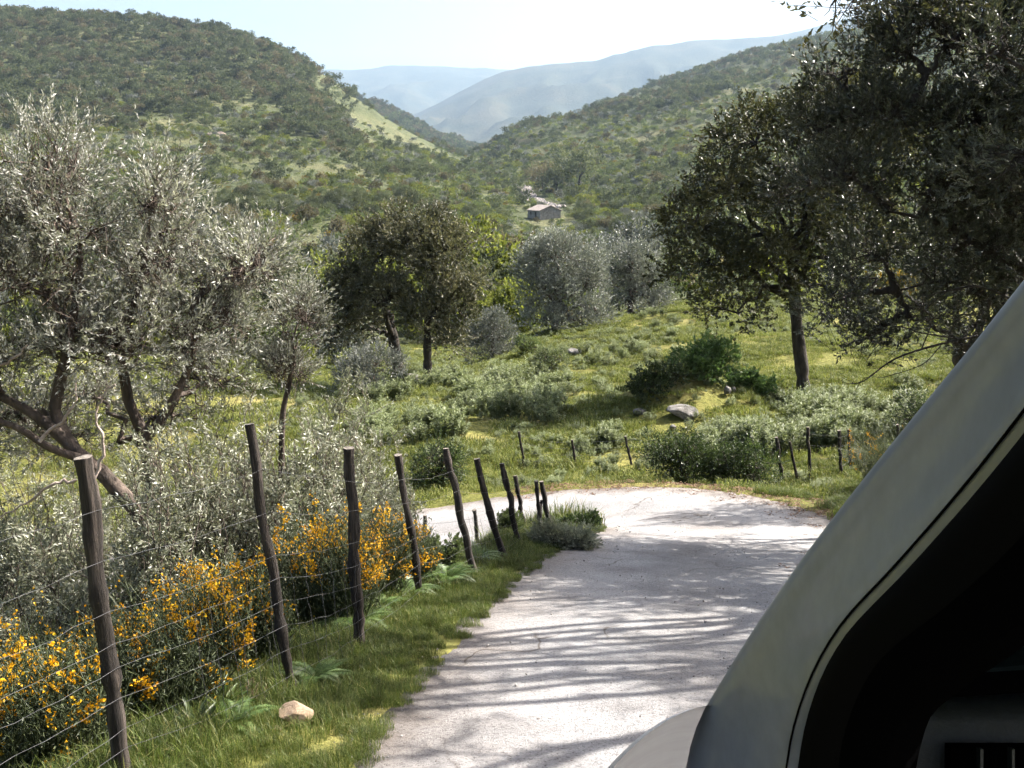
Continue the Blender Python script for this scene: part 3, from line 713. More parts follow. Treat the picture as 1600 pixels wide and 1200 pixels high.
# oaks of the middle distance ----------------------------------------
bo = spot(626, 48)
build_tree('holm_oak', 'broad dark holm oak on the meadow, the thicker trunk left of the boulder', 'tree', bo,
    [(0, 0, -0.2), tuple(rel(bo, 622, 570, 48)), tuple(rel(bo, 615, 530, 48)), tuple(rel(bo, 608, 490, 48))],
    [lobe(bo, 560, 470, 48, 55, 60, 1.8), lobe(bo, 600, 410, 48, 60, 55, 2.0), lobe(bo, 640, 380, 48.5, 55, 42, 1.8), lobe(bo, 540, 500, 47.5, 40, 40, 1.4), lobe(bo, 610, 470, 47, 50, 40, 1.5), lobe(bo, 528, 525, 47.5, 26, 24, 1.0), lobe(bo, 580, 520, 49, 40, 22, 1.2), lobe(bo, 508, 462, 48, 16, 18, 0.7), lobe(bo, 528, 415, 48, 18, 16, 0.7), lobe(bo, 572, 365, 48, 18, 16, 0.7), lobe(bo, 620, 345, 48, 18, 14, 0.7), lobe(bo, 512, 545, 47, 14, 14, 0.6)],
    M['oak_light'], M['dark_bark'], 21, nsub=150, shell=0.2, srad=(0.3, 0.85), leaf=(0.15, 0.07), twig_n=24, per=10, twig_len=0.5, r_trunk=0.33, twigs=False, up=0.3, fine=False,
    limbs=[([tuple(rel(bo, 615, 530, 48)), tuple(rel(bo, 603, 495, 47.3)), tuple(rel(bo, 601, 470, 46.6))], 0.16, 0.08)])
bo2 = spot(669, 47)
build_tree('holm_oak', 'slim holm oak right of the boulder, twin of the broad oak', 'tree', bo2,
    [(0, 0, -0.2), tuple(rel(bo2, 668, 560, 47)), tuple(rel(bo2, 668, 510, 47)), tuple(rel(bo2, 672, 450, 47))],
    [lobe(bo2, 690, 420, 47, 45, 60, 1.7), lobe(bo2, 670, 375, 47, 50, 35, 1.5), lobe(bo2, 705, 480, 47, 32, 45, 1.3), lobe(bo2, 665, 500, 46.8, 40, 40, 1.3), lobe(bo2, 700, 535, 47, 24, 25, 0.9), lobe(bo2, 690, 340, 47, 16, 14, 0.6), lobe(bo2, 735, 385, 47, 16, 18, 0.6), lobe(bo2, 742, 440, 47, 14, 16, 0.6), lobe(bo2, 728, 500, 47, 14, 18, 0.6)],
    M['oak_light'], M['dark_bark'], 22, nsub=115, shell=0.2, srad=(0.3, 0.8), leaf=(0.15, 0.07), twig_n=24, per=10, twig_len=0.5, r_trunk=0.22, twigs=False, up=0.3, fine=False)
# big oak right of the meadow
bq = spot(1256, 36)
build_tree('holm_oak', 'large dark oak with bare straight trunk right of the bramble mound', 'tree', bq,
    [(0, 0, -0.2), tuple(rel(bq, 1254, 590, 36)), tuple(rel(bq, 1246, 520, 36)), tuple(rel(bq, 1240, 450, 36)), tuple(rel(bq, 1235, 380, 36))],
    [lobe(bq, 1110, 430, 36, 70, 65, 1.8), lobe(bq, 1130, 310, 36, 65, 65, 1.8), lobe(bq, 1180, 240, 36.5, 65, 60, 1.8), lobe(bq, 1270, 210, 36.5, 75, 60, 2.0), lobe(bq, 1230, 330, 36, 80, 65, 2.2),
     lobe(bq, 1350, 260, 36.5, 75, 75, 2.0), lobe(bq, 1340, 380, 36, 80, 65, 2.0), lobe(bq, 1200, 420, 35.5, 70, 45, 1.6), lobe(bq, 1085, 360, 36, 40, 50, 1.3), lobe(bq, 1130, 490, 36, 50, 28, 1.2), lobe(bq, 1300, 470, 35.5, 60, 35, 1.3), lobe(bq, 1310, 165, 37, 50, 45, 1.6), lobe(bq, 1380, 180, 37, 60, 55, 1.6)],
    M['oak'], M['dark_bark'], 23, nsub=250, srad=(0.45, 0.85), leaf=(0.135, 0.07), twig_n=26, per=11, twig_len=0.45, r_trunk=0.26, twigs=False, up=0.25, droop=0.15, fine=False)

# grey olives on the meadow edge -------------------------------------
bg1 = spot(865, 62)
build_tree('olive_tree', 'large grey olive with rounded crown reaching the ground at the meadow edge', 'tree', bg1,
    [(0, 0, -0.2), tuple(rel(bg1, 868, 500, 62)), tuple(rel(bg1, 872, 470, 62))],
    [lobe(bg1, 885, 420, 62, 60, 52, 2.2), lobe(bg1, 860, 470, 61, 50, 42, 2.0), lobe(bg1, 915, 460, 62, 35, 45, 1.6), lobe(bg1, 835, 420, 63, 30, 35, 1.4), lobe(bg1, 850, 505, 61, 40, 22, 1.4), lobe(bg1, 895, 505, 61, 40, 20, 1.4), lobe(bg1, 930, 490, 62, 25, 25, 1.2), lobe(bg1, 870, 385, 62, 30, 22, 1.2)],
    M['olive_grey'], M['bark'], 24, nsub=170, srad=(0.5, 0.8), leaf=(0.145, 0.065), twig_n=24, per=10, twig_len=0.5, r_trunk=0.25, twigs=False, up=0.5, fine=False)
bg2 = spot(985, 70)
build_tree('olive_tree', 'smaller grey olive right of the rounded one on top of the rise', 'tree', bg2,
    [(0, 0, -0.2), tuple(rel(bg2, 985, 465, 70)), tuple(rel(bg2, 985, 450, 70))],
    [lobe(bg2, 985, 430, 70, 42, 42, 1.8), lobe(bg2, 1010, 455, 70, 30, 30, 1.5), lobe(bg2, 960, 455, 70, 25, 30, 1.2), lobe(bg2, 985, 480, 69, 45, 16, 1.4), lobe(bg2, 1025, 478, 69, 20, 14, 1.0)],
    M['olive_grey'], M['bark'], 25, nsub=95, srad=(0.5, 0.8), leaf=(0.145, 0.065), twig_n=24, per=10, twig_len=0.5, r_trunk=0.22, twigs=False, up=0.5, fine=False)
bg3 = spot(770, 57)
build_tree('olive_tree', 'small pale grey olive bush left of the rounded grey olive', 'tree', bg3,
    [(0, 0, -0.2), tuple(rel(bg3, 770, 535, 57)), tuple(rel(bg3, 768, 520, 57))],
    [lobe(bg3, 772, 522, 57, 34, 36, 1.3), lobe(bg3, 750, 540, 57, 25, 25, 1.0), lobe(bg3, 785, 545, 57, 22, 20, 1.0), lobe(bg3, 770, 562, 56.5, 36, 12, 1.0)],
    M['olive_grey'], M['bark'], 26, nsub=70, srad=(0.4, 0.6), leaf=(0.11, 0.04), twig_n=24, per=10, twig_len=0.4, r_trunk=0.14, twigs=False, up=0.7, fine=False)
bg4 = spot(585, 42)
build_tree('olive_tree', 'low grey bush in the shade left of the oak trunks', 'tree', bg4,
    [(0, 0, -0.2), tuple(rel(bg4, 585, 610, 42)), tuple(rel(bg4, 585, 590, 42))],
    [lobe(bg4, 585, 580, 42, 40, 36, 1.2), lobe(bg4, 555, 600, 42, 30, 30, 1.0)],
    M['olive_grey'], M['bark'], 27, nsub=56, srad=(0.35, 0.55), leaf=(0.10, 0.035), twig_n=24, per=10, twig_len=0.35, r_trunk=0.1, twigs=False, up=0.6, fine=False)

# trees on the bank right of the road -------------------------------
br = spot(1690, 14.5)
R1 = build_tree('olive_tree', 'big shaded olive on the right bank, branches reaching over towards the oak', 'tree', br,
    [(0, 0, -0.2), tuple(rel(br, 1680, 560, 14.5)), tuple(rel(br, 1640, 440, 14.5)), tuple(rel(br, 1600, 360, 14.5))],
    [lobe(br, 1480, 90, 14.5, 90, 75, 1.0), lobe(br, 1400, 200, 14.6, 80, 65, 1.0), lobe(br, 1560, 60, 14.8, 90, 80, 1.1), lobe(br, 1520, 210, 14.2, 95, 75, 1.2), lobe(br, 1330, 290, 14.8, 70, 55, 0.9),
     lobe(br, 1450, 320, 14.4, 95, 65, 1.1), lobe(br, 1570, 330, 14.2, 80, 75, 1.1), lobe(br, 1380, 420, 14.8, 75, 45, 0.9), lobe(br, 1660, 180, 14.3, 100, 130, 1.2), lobe(br, 1300, 480, 15.0, 50, 35, 0.7), lobe(br, 1720, 40, 14.5, 100, 90, 1.2), lobe(br, 1420, 500, 14.9, 75, 35, 0.7), lobe(br, 1510, 470, 14.6, 70, 45, 0.7), lobe(br, 1340, 545, 15.2, 50, 28, 0.5), lobe(br, 1560, 540, 14.8, 60, 40, 0.6), lobe(br, 1350, 190, 15.2, 60, 55, 0.8), lobe(br, 1400, 90, 15.0, 50, 60, 0.8), lobe(br, 1500, 400, 14.2, 90, 45, 0.9), lobe(br, 1590, 430, 14.0, 70, 60, 0.9), lobe(br, 1285, 215, 15.6, 55, 50, 0.7), lobe(br, 1320, 130, 15.4, 45, 45, 0.7), lobe(br, 1265, 300, 15.8, 45, 45, 0.7), lobe(br, 1440, 20, 15.0, 60, 50, 0.8)],
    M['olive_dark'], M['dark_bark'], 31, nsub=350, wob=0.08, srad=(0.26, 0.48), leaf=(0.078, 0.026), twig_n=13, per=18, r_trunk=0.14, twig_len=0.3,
    limbs=[([tuple(rel(br, 1640, 440, 14.5)), tuple(rel(br, 1550, 395, 14.3)), tuple(rel(br, 1470, 350, 14.3)), tuple(rel(br, 1390, 330, 14.5))], 0.07, 0.02),
           ([tuple(rel(br, 1600, 360, 14.5)), tuple(rel(br, 1500, 230, 14.4)), tuple(rel(br, 1440, 165, 14.5)), tuple(rel(br, 1380, 155, 14.6))], 0.06, 0.015),
           ([tuple(rel(br, 1680, 560, 14.5)), tuple(rel(br, 1560, 470, 14.6)), tuple(rel(br, 1480, 440, 14.7)), tuple(rel(br, 1400, 455, 14.9))], 0.04, 0.015)])
bb = MB(); rg = np.random.default_rng(5)
for pts, r0 in (([(1560, 520), (1480, 535), (1400, 560), (1350, 595), (1325, 600)], 0.022), ([(1500, 530), (1440, 520), (1400, 510), (1360, 525)], 0.014), ([(1480, 535), (1495, 500), (1530, 490)], 0.012),
                ([(1440, 545), (1455, 500), (1430, 475)], 0.01), ([(1640, 500), (1540, 450), (1480, 455), (1440, 465)], 0.025), ([(1480, 455), (1455, 475), (1440, 490)], 0.01), ([(1470, 540), (1440, 570), (1380, 590)], 0.008)):
    q = catmull(np.array([rel(br, a, b, 13.6) for a, b in pts]), 5)
    add_tube(bb, q, np.linspace(r0, 0.005, len(q)), 5)
    for i in range(2, len(q), 2):
        d = nrm(runit(rg, 1)[0] + np.array((-0.7, 0, -0.1))); e = q[i] + d * rg.uniform(0.15, 0.4)
        add_tube(bb, path(q[i], e, rg, 0.15, 4), np.linspace(0.005, 0.002, 4), 3)
tag(bb.build('bare_branch', M['dark_bark'], R1), 'thin leafless lower branches')

# the tree beside the car whose tip hangs in at the top, and its neighbours outside the frame that shade the road
br2 = np.array((7.6, 9.0, G(7.6, 9.0)))
R2 = build_tree('holm_oak', 'overhanging oak whose leafy twig tips hang in at the top edge', 'tree', br2,
    [(0, 0, -0.2), (0.0, 0, 1.6), (-0.3, -0.1, 2.8), (-0.5, -0.3, 4.0)],
    [((1.2, 0.4, 5.6), (1.5, 1.4, 0.9)), ((-1.6, -0.4, 5.0), (0.7, 0.6, 0.4)), ((1.5, 0.8, 4.2), (1.2, 1.2, 0.8)), ((-3.7, -0.6, 4.55), (0.7, 0.5, 0.2)), ((-4.4, -0.6, 4.35), (0.6, 0.45, 0.16)), ((-5.0, -0.6, 4.25), (0.4, 0.4, 0.12))],
    M['oak'], M['dark_bark'], 32, nsub=56, srad=(0.25, 0.42), leaf=(0.06, 0.026), twig_n=22, per=9, r_trunk=0.17, twig_len=0.3, up=0.1)
br3 = np.array((9.0, 20.0, G(9.0, 20.0)))
def pole_tree(label, x_, y_, seed, nst, h):
    rg_ = np.random.default_rng(seed); b = np.array((x_, y_, G(x_, y_))); root = thing('coppice_tree', b, label, 'tree'); sb = MB(); subs, ow = [], []
    for i in range(nst):
        f = np.array((rg_.uniform(-0.5, 0.5), rg_.uniform(-1.0, 1.0), -0.2)); hh = h * rg_.uniform(0.75, 1.1); tip = f + np.array((rg_.normal(0, 0.45), rg_.normal(0, 0.6), hh))
        q = catmull(path(f, tip, rg_, 0.06, 7), 4); add_tube(sb, q, np.linspace(rg_.uniform(0.06, 0.10), 0.03, len(q)), 6)
        for k in range(5):
            p0 = q[int(rg_.integers(len(q) * 7 // 10, len(q) - 1))]; e = p0 + nrm(runit(rg_, 1)[0] * np.array((1, 1, 0.5)) + np.array((0, 0, 0.5))) * rg_.uniform(0.5, 1.4)
            add_tube(sb, path(p0, e, rg_, 0.15, 5), np.linspace(0.022, 0.006, 5), 4); subs.append(e); ow.append(nrm(e - p0))
    sb.build('trunk', M['dark_bark'], root); cb = MB()
    crown_leaves(cb, rg_, np.array(subs), np.full(len(subs), 0.4), np.array(ow), (0.09, 0.04), 9, 10, 0.35, 0.3); cb.build('crown', M['oak'], root)
for k, (x_, y_, n_, h_) in enumerate([(6.0, 7.2, 6, 9.5), (6.4, 9.4, 6, 9.5), (7.2, 11.6, 6, 9.0), (7.6, 13.8, 5, 7.5), (7.9, 16.2, 5, 6.5)]):
    pole_tree(['slender many-stemmed oak beside the car beyond the frame edge', 'second slender many-stemmed oak on the right bank beyond the frame edge', 'third slender many-stemmed oak on the right bank, behind the car pillar',
               'slender stems standing among the shaded olive foliage at the right', 'far slender stems at the right road edge by the bend'][k], x_, y_, 1100 + k, n_, h_)
br4 = np.array((8.3, 12.0, G(8.3, 12.0)))
build_tree('olive_tree', 'dense dark olive filling the upper right corner above the car roof', 'tree', br4,
    [(0, 0, -0.2), (-0.1, 0.1, 1.2), (-0.2, 0.1, 2.2), (-0.4, 0.1, 3.2)],
    [((-1.9, 0.3, 3.9), (1.0, 1.0, 0.8)), ((-1.2, 0.6, 5.0), (1.2, 1.1, 0.9)), ((0.3, 0.2, 4.4), (1.2, 1.3, 1.0)), ((0.4, 0.2, 5.8), (1.3, 1.3, 0.9)), ((-1.5, -0.4, 2.6), (0.7, 0.9, 0.5)), ((1.3, -0.6, 3.6), (1.2, 1.2, 1.0)), ((-2.6, 0.2, 5.1), (0.6, 0.7, 0.5))],
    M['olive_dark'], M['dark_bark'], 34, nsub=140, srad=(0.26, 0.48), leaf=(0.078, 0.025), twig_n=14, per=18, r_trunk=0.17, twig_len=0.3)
for k, (x_, y_, lab, lob) in enumerate([
    (9.6, 15.6, 'tall oak behind the shaded olive, its top above the frame', [((-0.8, -0.2, 8.6), (1.5, 1.3, 0.8)), ((0.8, 0.6, 9.0), (1.4, 1.4, 0.9)), ((-1.9, 0.4, 7.9), (1.0, 1.0, 0.6)), ((0.4, -1.3, 7.9), (1.2, 1.0, 0.7))])]):
    bb_ = np.array((x_, y_, G(x_, y_)))
    build_tree('holm_oak', lab, 'tree', bb_, [(0, 0, -0.2), (0.1, 0, 2.0), (0.0, 0.1, 4.0), (-0.1, 0, 5.4)], lob, M['oak'], M['dark_bark'], 35 + k, nsub=26, srad=(0.4, 0.7), leaf=(0.11, 0.055),
               twig_n=30, per=9, r_trunk=0.2, twig_len=0.4, up=0.2, twigs=False)
R3 = build_tree('olive_tree', 'dark olive mass behind the shaded olive on the right bank', 'tree', br3,
    [(0, 0, -0.2), (0.1, 0, 1.2), (0.2, 0, 2.2), (0.1, 0, 3.0)],
    [((0.0, 0, 4.6), (1.3, 1.3, 1.0)), ((-0.9, -0.2, 3.6), (1.0, 1.0, 0.8)), ((1.3, 0.3, 3.8), (1.3, 1.2, 0.9)), ((1.6, 0, 5.4), (1.4, 1.3, 1.0)), ((2.6, 0, 3.0), (1.2, 1.2, 1.0))],
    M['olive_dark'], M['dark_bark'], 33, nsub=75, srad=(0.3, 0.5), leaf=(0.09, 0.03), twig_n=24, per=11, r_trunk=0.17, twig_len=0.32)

# ------------------------------------------------------------------ prototypes for the valley vegetation
def hill_proto(name, mat, seed, w, h, nsub, leaf, twig_n, per, trunk=True, lobed=4, up=0.3, srad=(0.16, 0.28)):
    """a unit-size (about 1 m) tree or bush, scaled when placed: returns (crown mesh, trunk mesh or None)"""
    rng = np.random.default_rng(seed); lobes = []
    z0 = h * 0.5
    for i in range(lobed):
        a = i * 2.4 + rng.random(); q = 0.0 if i == 0 else 0.5 * w
        lobes.append(((math.cos(a) * q * 0.55, math.sin(a) * q * 0.55, z0 + rng.uniform(-0.1, 0.16) * h), (w * rng.uniform(0.26, 0.36), w * rng.uniform(0.26, 0.36), h * rng.uniform(0.26, 0.4))))
    subs, ow, li, sr = make_subs(rng, lobes, nsub, srad[0] * w, srad[1] * w, 0.35)
    cb = MB(); crown_leaves(cb, rng, subs, sr, ow, leaf, twig_n, per, 0.12 * w, up, 0)
    cm = cb.mesh(name + '_crown', [mat])
    tb = MB(); add_tube(tb, [(0, 0, -0.05), (0.01, 0, h * 0.2), (0.02, 0.01, h * 0.45)], [0.035, 0.028, 0.018], 5)
    for c in subs[:6]: add_tube(tb, path((0.015, 0, h * 0.3), c, rng, 0.15, 4), np.linspace(0.014, 0.004, 4), 3)
    return cm, tb.mesh(name + '_trunk', [M['dark_bark']])
def merged(name, cm, tm):
    """single-mesh version for scatter"""
    o = bpy.data.objects.new(name, cm); return o

KINDS = {  # kind: (material, width, height, size range in metres)
    'dark_tree': ('oak_hill', 1.0, 1.0, (4.0, 7.5)), 'brown_tree': ('brown_hill', 1.0, 1.0, (4.0, 7.0)), 'grey_tree': ('olive_grey', 1.05, 0.85, (3.0, 5.5)),
    'green_bush': ('scrub', 1.1, 0.75, (1.2, 3.6)), 'lime_bush': ('lime', 1.05, 0.8, (1.6, 4.2)), 'broom_bush': ('hill_broom', 1.15, 0.65, (1.3, 2.6))}
KN = list(KINDS)
LO, HI = {}, {}
for i, k in enumerate(KN):
    mname, w, h, _ = KINDS[k]
    LO[k] = [hill_proto(k + '_far', M[mname], 100 + i * 10 + v, w, h, 16, (0.10, 0.06), 9, 6, lobed=3 + v % 3) for v in range(3)]
    HI[k] = [hill_proto(k + '_near', M[mname], 200 + i * 10 + v, w, h, 34, (0.044, 0.026), 16, 9, lobed=4 + v % 2, srad=(0.12, 0.22)) for v in range(3)]

# scatter points over the valley
rng = np.random.default_rng(77)
def gridpts(x0, x1, y0, y1, s):
    gx, gy = np.meshgrid(np.arange(x0, x1, s), np.arange(y0, y1, s))
    n = gx.size
    return gx.ravel() + rng.uniform(-0.5, 0.5, n) * s, gy.ravel() + rng.uniform(-0.5, 0.5, n) * s
RIVER = np.array([(818, 296, 470), (826, 306, 435), (836, 315, 405), (852, 324, 378), (872, 331, 362)], float)
RXY = []
for a in RIVER:
    q = PT(*a); RXY.append((q[0], q[1]))
RXY = catmull(np.array(RXY), 10)
HOUSE = PT(850, 347, 325)[:2]
SX, SY, SS, SK = [], [], [], []
for y0, y1, s in ((62, 110, 2.4), (110, 200, 2.6), (200, 330, 3.0), (330, 560, 3.9), (560, 900, 5.6), (900, 1300, 8.5)):
    xm = y1 * 0.64
    x, y = gridpts(-xm, xm, y0, y1, s)
    z = H(x, y, False); px, py, f = project(x, y, z)
    ok = (px > -160) & (px < 1640) & (py < 640)
    x, y, z, px, py = x[ok], y[ok], z[ok], px[ok], py[ok]
    n = len(x)
    left = px < 770
    d1 = fbm(x / 34, y / 34, 61, 4); d2 = fbm(x / 11, y / 11, 62, 3); d3 = fbm(x / 60 + 3, y / 60, 63, 3)
    crest_band = np.where(left, py - np.interp(px, [0, 320, 430, 500, 560, 640, 760], [35, 55, 75, 115, 165, 216, 258]), 300)
    forest = ((left & (crest_band < 150 - 0.12 * px + (d1 - 0.5) * 230) & (px < 560) & (y > 420)) | (~left & (y > 700) & (d3 > 0.52)) | ((y > 900)))
    spur = left & (px > 490) & (px < 700) & (py < 232) & (y > 560) & (py - np.interp(px, [490, 520, 580, 640, 700], [108, 135, 180, 217, 238]) < np.interp(px, [490, 530, 700], [10, 42, 24]))
    field = (np.hypot((px - 1000) / 70, (py - 150) / 14) < 1) | (np.hypot((px - 1180) / 70, (py - 112) / 8) < 1) | (np.hypot((px - 470) / 130, (py - 268) / 16) < 0.8) | (np.hypot((px - 340) / 60, (py - 295) / 18) < 0.8)
    p = np.where(forest, 0.86, np.clip(0.74 + (d1 - 0.4) * 2.0 + (d2 - 0.5) * 2.2, 0.15, 0.97))
    p = np.where(spur, 0.11, p); p = np.where(field, p * 0.3, p)
    p = np.where((y < 84) & (px > 560) & (py > 440) & (px < 1100), 0.0, p)
    p = np.where((y < 110) & (px > 930), 0.25 * p, p)
    dr = np.min(np.hypot(x[:, None] - RXY[None, :, 0], y[:, None] - RXY[None, :, 1]), 1); p = np.where(dr < 4.5, 0, p)
    dh = np.hypot(x - HOUSE[0], y - HOUSE[1]); p = np.where(dh < 10, 0, p)
    # keep the sight line to river and house clear of tall trees
    p = np.where((px > 800) & (px < 900) & (y > 250) & (y < 365), p * 0.25, p)
    keep = rng.random(n) < p
    x, y, px, py, forest, d3, d1 = x[keep], y[keep], px[keep], py[keep], forest[keep], d3[keep], d1[keep]
    n = len(x); u = rng.random(n)
    pat = fbm(x / 45 + 11, y / 45, 66, 3) - 0.5
    kf = np.select([u < 0.48, u < 0.70, u < 0.92], [0, 1, 3], 2)
    u2 = np.clip(u + pat * 0.5, 0, 0.999)
    ks = np.select([u2 < 0.08, u2 < 0.17, u2 < 0.72, u2 < 0.91, u2 < 0.94], [0, 2, 3, 4, 1], 5)
    k = np.where(forest, kf, ks)
    rngs = np.array([KINDS[q][3] for q in KN]); lo = rngs[k, 0]; hi = rngs[k, 1]
    s_ = lo + (hi - lo) * rng.random(n) ** 1.8
    s_ = np.where(y > 560, s_ * 1.15, s_); s_ = np.where(~forest & (k < 3), s_ * 0.78, s_)
    s_ = np.where((px > 790) & (px < 910) & (y > 200) & (y < 365), np.minimum(s_, 2.2), s_)
    SX.append(x); SY.append(y); SS.append(s_); SK.append(k)
SX = np.concatenate(SX); SY = np.concatenate(SY); SS = np.concatenate(SS); SK = np.concatenate(SK)
SZ = H(SX, SY, False) - 0.1
spx, spy, sf = project(SX, SY, SZ + SS * 0.5)
# hand-set trees seen between meadow and house
EX = [(718, 395, 100, 13.5, 'lime_bush', 'yellow green broadleaf tree just behind the slim holm oak'), (772, 415, 96, 9.2, 'dark_tree', 'dark green rounded tree between the yellow green tree and the grey olive'),
      (790, 385, 120, 9.5, 'brown_tree', 'tan budding tree above the dark rounded tree'), (785, 455, 88, 7.0, 'lime_bush', 'bright green bush below the dark rounded tree'),
      (828, 412, 92, 8.0, 'dark_tree', 'dark tree peering over the left shoulder of the grey olive'), (905, 262, 430, 17.0, 'dark_tree', 'dark tree clump on the slope above the house'),
      (870, 278, 420, 13.0, 'dark_tree', 'dark oaks nearest above the pale river bed'), (848, 275, 450, 12.0, 'brown_tree', 'tan tree beside the dark oaks over the river'),
      (556, 445, 85, 8.5, 'lime_bush', 'ochre green tree left behind the broad oak'), (1000, 362, 130, 9.5, 'grey_tree', 'grey olive grove tree right below the house'),
      (955, 372, 120, 8.0, 'grey_tree', 'rounded grey olive above the smaller grey olive'), (150, 225, 250, 8, 'dark_tree', 'dark oak on the left slope above the first olive crown'),
      (250, 228, 255, 7, 'brown_tree', 'brownish oak on the left slope above the second olive crown'), (355, 270, 240, 5.0, 'brown_tree', 'lone dark brown round tree on the open left slope')]
HANDS = []
for px, py, Y, size, kd, lab in EX:
    c = PT(px, py, Y); HANDS.append((c[0], c[1], size, kd, lab))
inview = (spx > 5) & (spx < 1595) & (spy > 5) & (SY < 330)
blocked = ((spx < 520) & (spy > 330)) | (spx > 1040) | ((spx > 500) & (spx < 760) & (spy > 345)) | ((spx > 800) & (spx < 1040) & (spy > 375)) | ((spx < 330) & (spy > 240))
app = np.where(inview & ~blocked, SS / sf, 0)
order = np.argsort(-app)
solo = order[:290]; mask = np.zeros(len(SX), bool); mask[solo] = True
KLAB = {'dark_tree': 'dark evergreen tree on the valley slope beyond the meadow', 'brown_tree': 'brownish budding tree on the valley slope beyond the meadow',
        'grey_tree': 'grey green olive tree on the valley slope beyond the meadow', 'green_bush': 'mid green scrub bush on the valley slope beyond the meadow',
        'lime_bush': 'yellow green bush on the valley slope beyond the meadow', 'broom_bush': 'orange flowering broom bush on the valley slope beyond the meadow'}
def place_kind(kd, v, x, y, z, s, rz, label, group):
    cat = 'tree' if 'tree' in kd else 'bush'
    r = thing(kd, (x, y, z), label, cat, group, rz); r.scale = (s, s, s)
    cm, tm = HI[kd][v]
    link(bpy.data.objects.new('trunk', tm), r); link(bpy.data.objects.new('crown', cm), r)
    return r
for i in solo:
    kd = KN[SK[i]]
    place_kind(kd, int(i) % 3, SX[i], SY[i], SZ[i], SS[i], float(rng.uniform(0, 6.28)), KLAB[kd], 'scattered ' + kd.replace('_', ' ') + ' growth on the valley slopes')
for j, (x, y, s, kd, lab) in enumerate(HANDS):
    place_kind(kd, j % 3, x, y, G(x, y) - 0.1, s, j * 1.3, lab, None)
rest = ~mask
nr_ = int(rest.sum())
protos = []
for k in KN:
    for v in range(3):
        protos.append(bpy.data.objects.new('%02d_%s' % (len(protos), k), LO[k][v][0]))
rot = np.zeros((nr_, 3)); rot[:, 2] = rng.uniform(0, 6.28, nr_)
scatter('hillside_vegetation', 'mass of scrub and woodland covering the valley sides', np.stack([SX, SY, SZ], 1)[rest], rot, SS[rest], SK[rest] * 3 + rng.integers(0, 3, nr_), protos)

# woods on the farther hills: sampled on their meshes
fx, fk, fs = [], [], []
for o in [q for q in bpy.data.objects if q.name.startswith('hill') and q.name.split('.')[0] == 'hill']:
    me = o.data; co = np.empty(len(me.vertices) * 3, np.float32); me.vertices.foreach_get('co', co); co = co.reshape(-1, 3)
    nx = 180; g = co.reshape(-1, nx, 3)
    m = 5200; a = rng.uniform(4, g.shape[0] - 9, m); b = rng.uniform(0, nx - 2, m); ai = a.astype(int); bi = b.astype(int)
    fa = (a - ai)[:, None]; fb = (b - bi)[:, None]
    p = (g[ai, bi] * (1 - fa) + g[ai + 1, bi] * fa) * (1 - fb) + (g[ai, bi + 1] * (1 - fa) + g[ai + 1, bi + 1] * fa) * fb
    px, py, f = project(p[:, 0], p[:, 1], p[:, 2])
    ok = (px > -50) & (px < 1650) & (fbm(p[:, 0] / 120, p[:, 1] / 120, 71, 3) > 0.42)
    fx.append(p[ok]); u = rng.random(int(ok.sum())); fk.append(np.select([u < 0.5, u < 0.85], [0, 1], 3)); fs.append(rng.uniform(7, 13, int(ok.sum())))
fx = np.vstack(fx); fk = np.concatenate(fk); fs = np.concatenate(fs); rot = np.zeros((len(fx), 3)); rot[:, 2] = rng.uniform(0, 6.28, len(fx))
protos2 = []
for k in KN:
    for v in range(3): protos2.append(bpy.data.objects.new('%02d_far_%s' % (len(protos2), k), LO[k][v][0]))
scatter('forest', 'hazy woods on the farther hills', fx - np.array((0, 0, 1.0)), rot, fs, fk * 3 + rng.integers(0, 3, len(fx)), protos2)
# ------------------------------------------------------------------ rocks
def rock_mesh(name, mat, seed, flat=0.7, sub=3):
    import bmesh
    bm = bmesh.new(); bmesh.ops.create_icosphere(bm, subdivisions=sub, radius=1.0)
    r = np.random.default_rng(seed); cuts = runit(r, 9); dd = r.uniform(0.55, 0.85, 9)
    for v in bm.verts:
        p = np.array(v.co)
        for c, d in zip(cuts, dd):
            k = p @ c
            if k > d: p = p - c * (k - d)
        n = float(fbm(p[0] * 2.2 + 9, p[1] * 2.2 + p[2] * 1.7, seed, 3)) - 0.5
        p = p * (1 + 0.22 * n); v.co = (p[0], p[1], p[2] * flat)
    me = bpy.data.meshes.new(name); bm.to_mesh(me); bm.free(); me.materials.append(mat); return me
RK = [rock_mesh('rock_shape', M['rock'], 300 + i, 0.6 + 0.1 * i) for i in range(4)]
def rock(label, px, py, Y, hw, v, rz=0.0, name='boulder', lift=0.25, sq=(1, 0.8, 0.8), group=None, mesh=None):
    s = hw * Y / FPX; b = spot(px, Y)
    o = bpy.data.objects.new(name, mesh or RK[v]); o.location = (b[0], b[1], b[2] + s * lift); o.scale = (s * sq[0], s * sq[1], s * sq[2]); o.rotation_euler = (0.1 * v, 0.15, rz)
    link(o); tag(o, label, 'rock', group); return o
rock('pale boulder between the two oak trunks', 646, 590, 47.5, 21, 0, 0.4, lift=0.35)
rock('small pale boulder on the grass right of the slim oak', 717, 582, 46, 9, 1, 1.0)
rock('pale rock on the meadow below the grey olives', 898, 548, 50, 13, 2, 0.2)
rock('flat grey slab in the shadow of the bramble mound', 1068, 622, 30.5, 30, 3, 0.3, sq=(1, 0.7, 0.5))
rock('rounded rock under the grey slab in the mound shadow', 1052, 650, 29.5, 9, 1, 0.9, lift=0.5)
rock('dark rock left of the slab in the mound shadow', 1000, 622, 31, 12, 0, 0.3)
rock('tall pale stone right of the bramble mound', 1136, 602, 32, 10, 2, 1.2, lift=0.8, sq=(0.7, 0.6, 1.2))
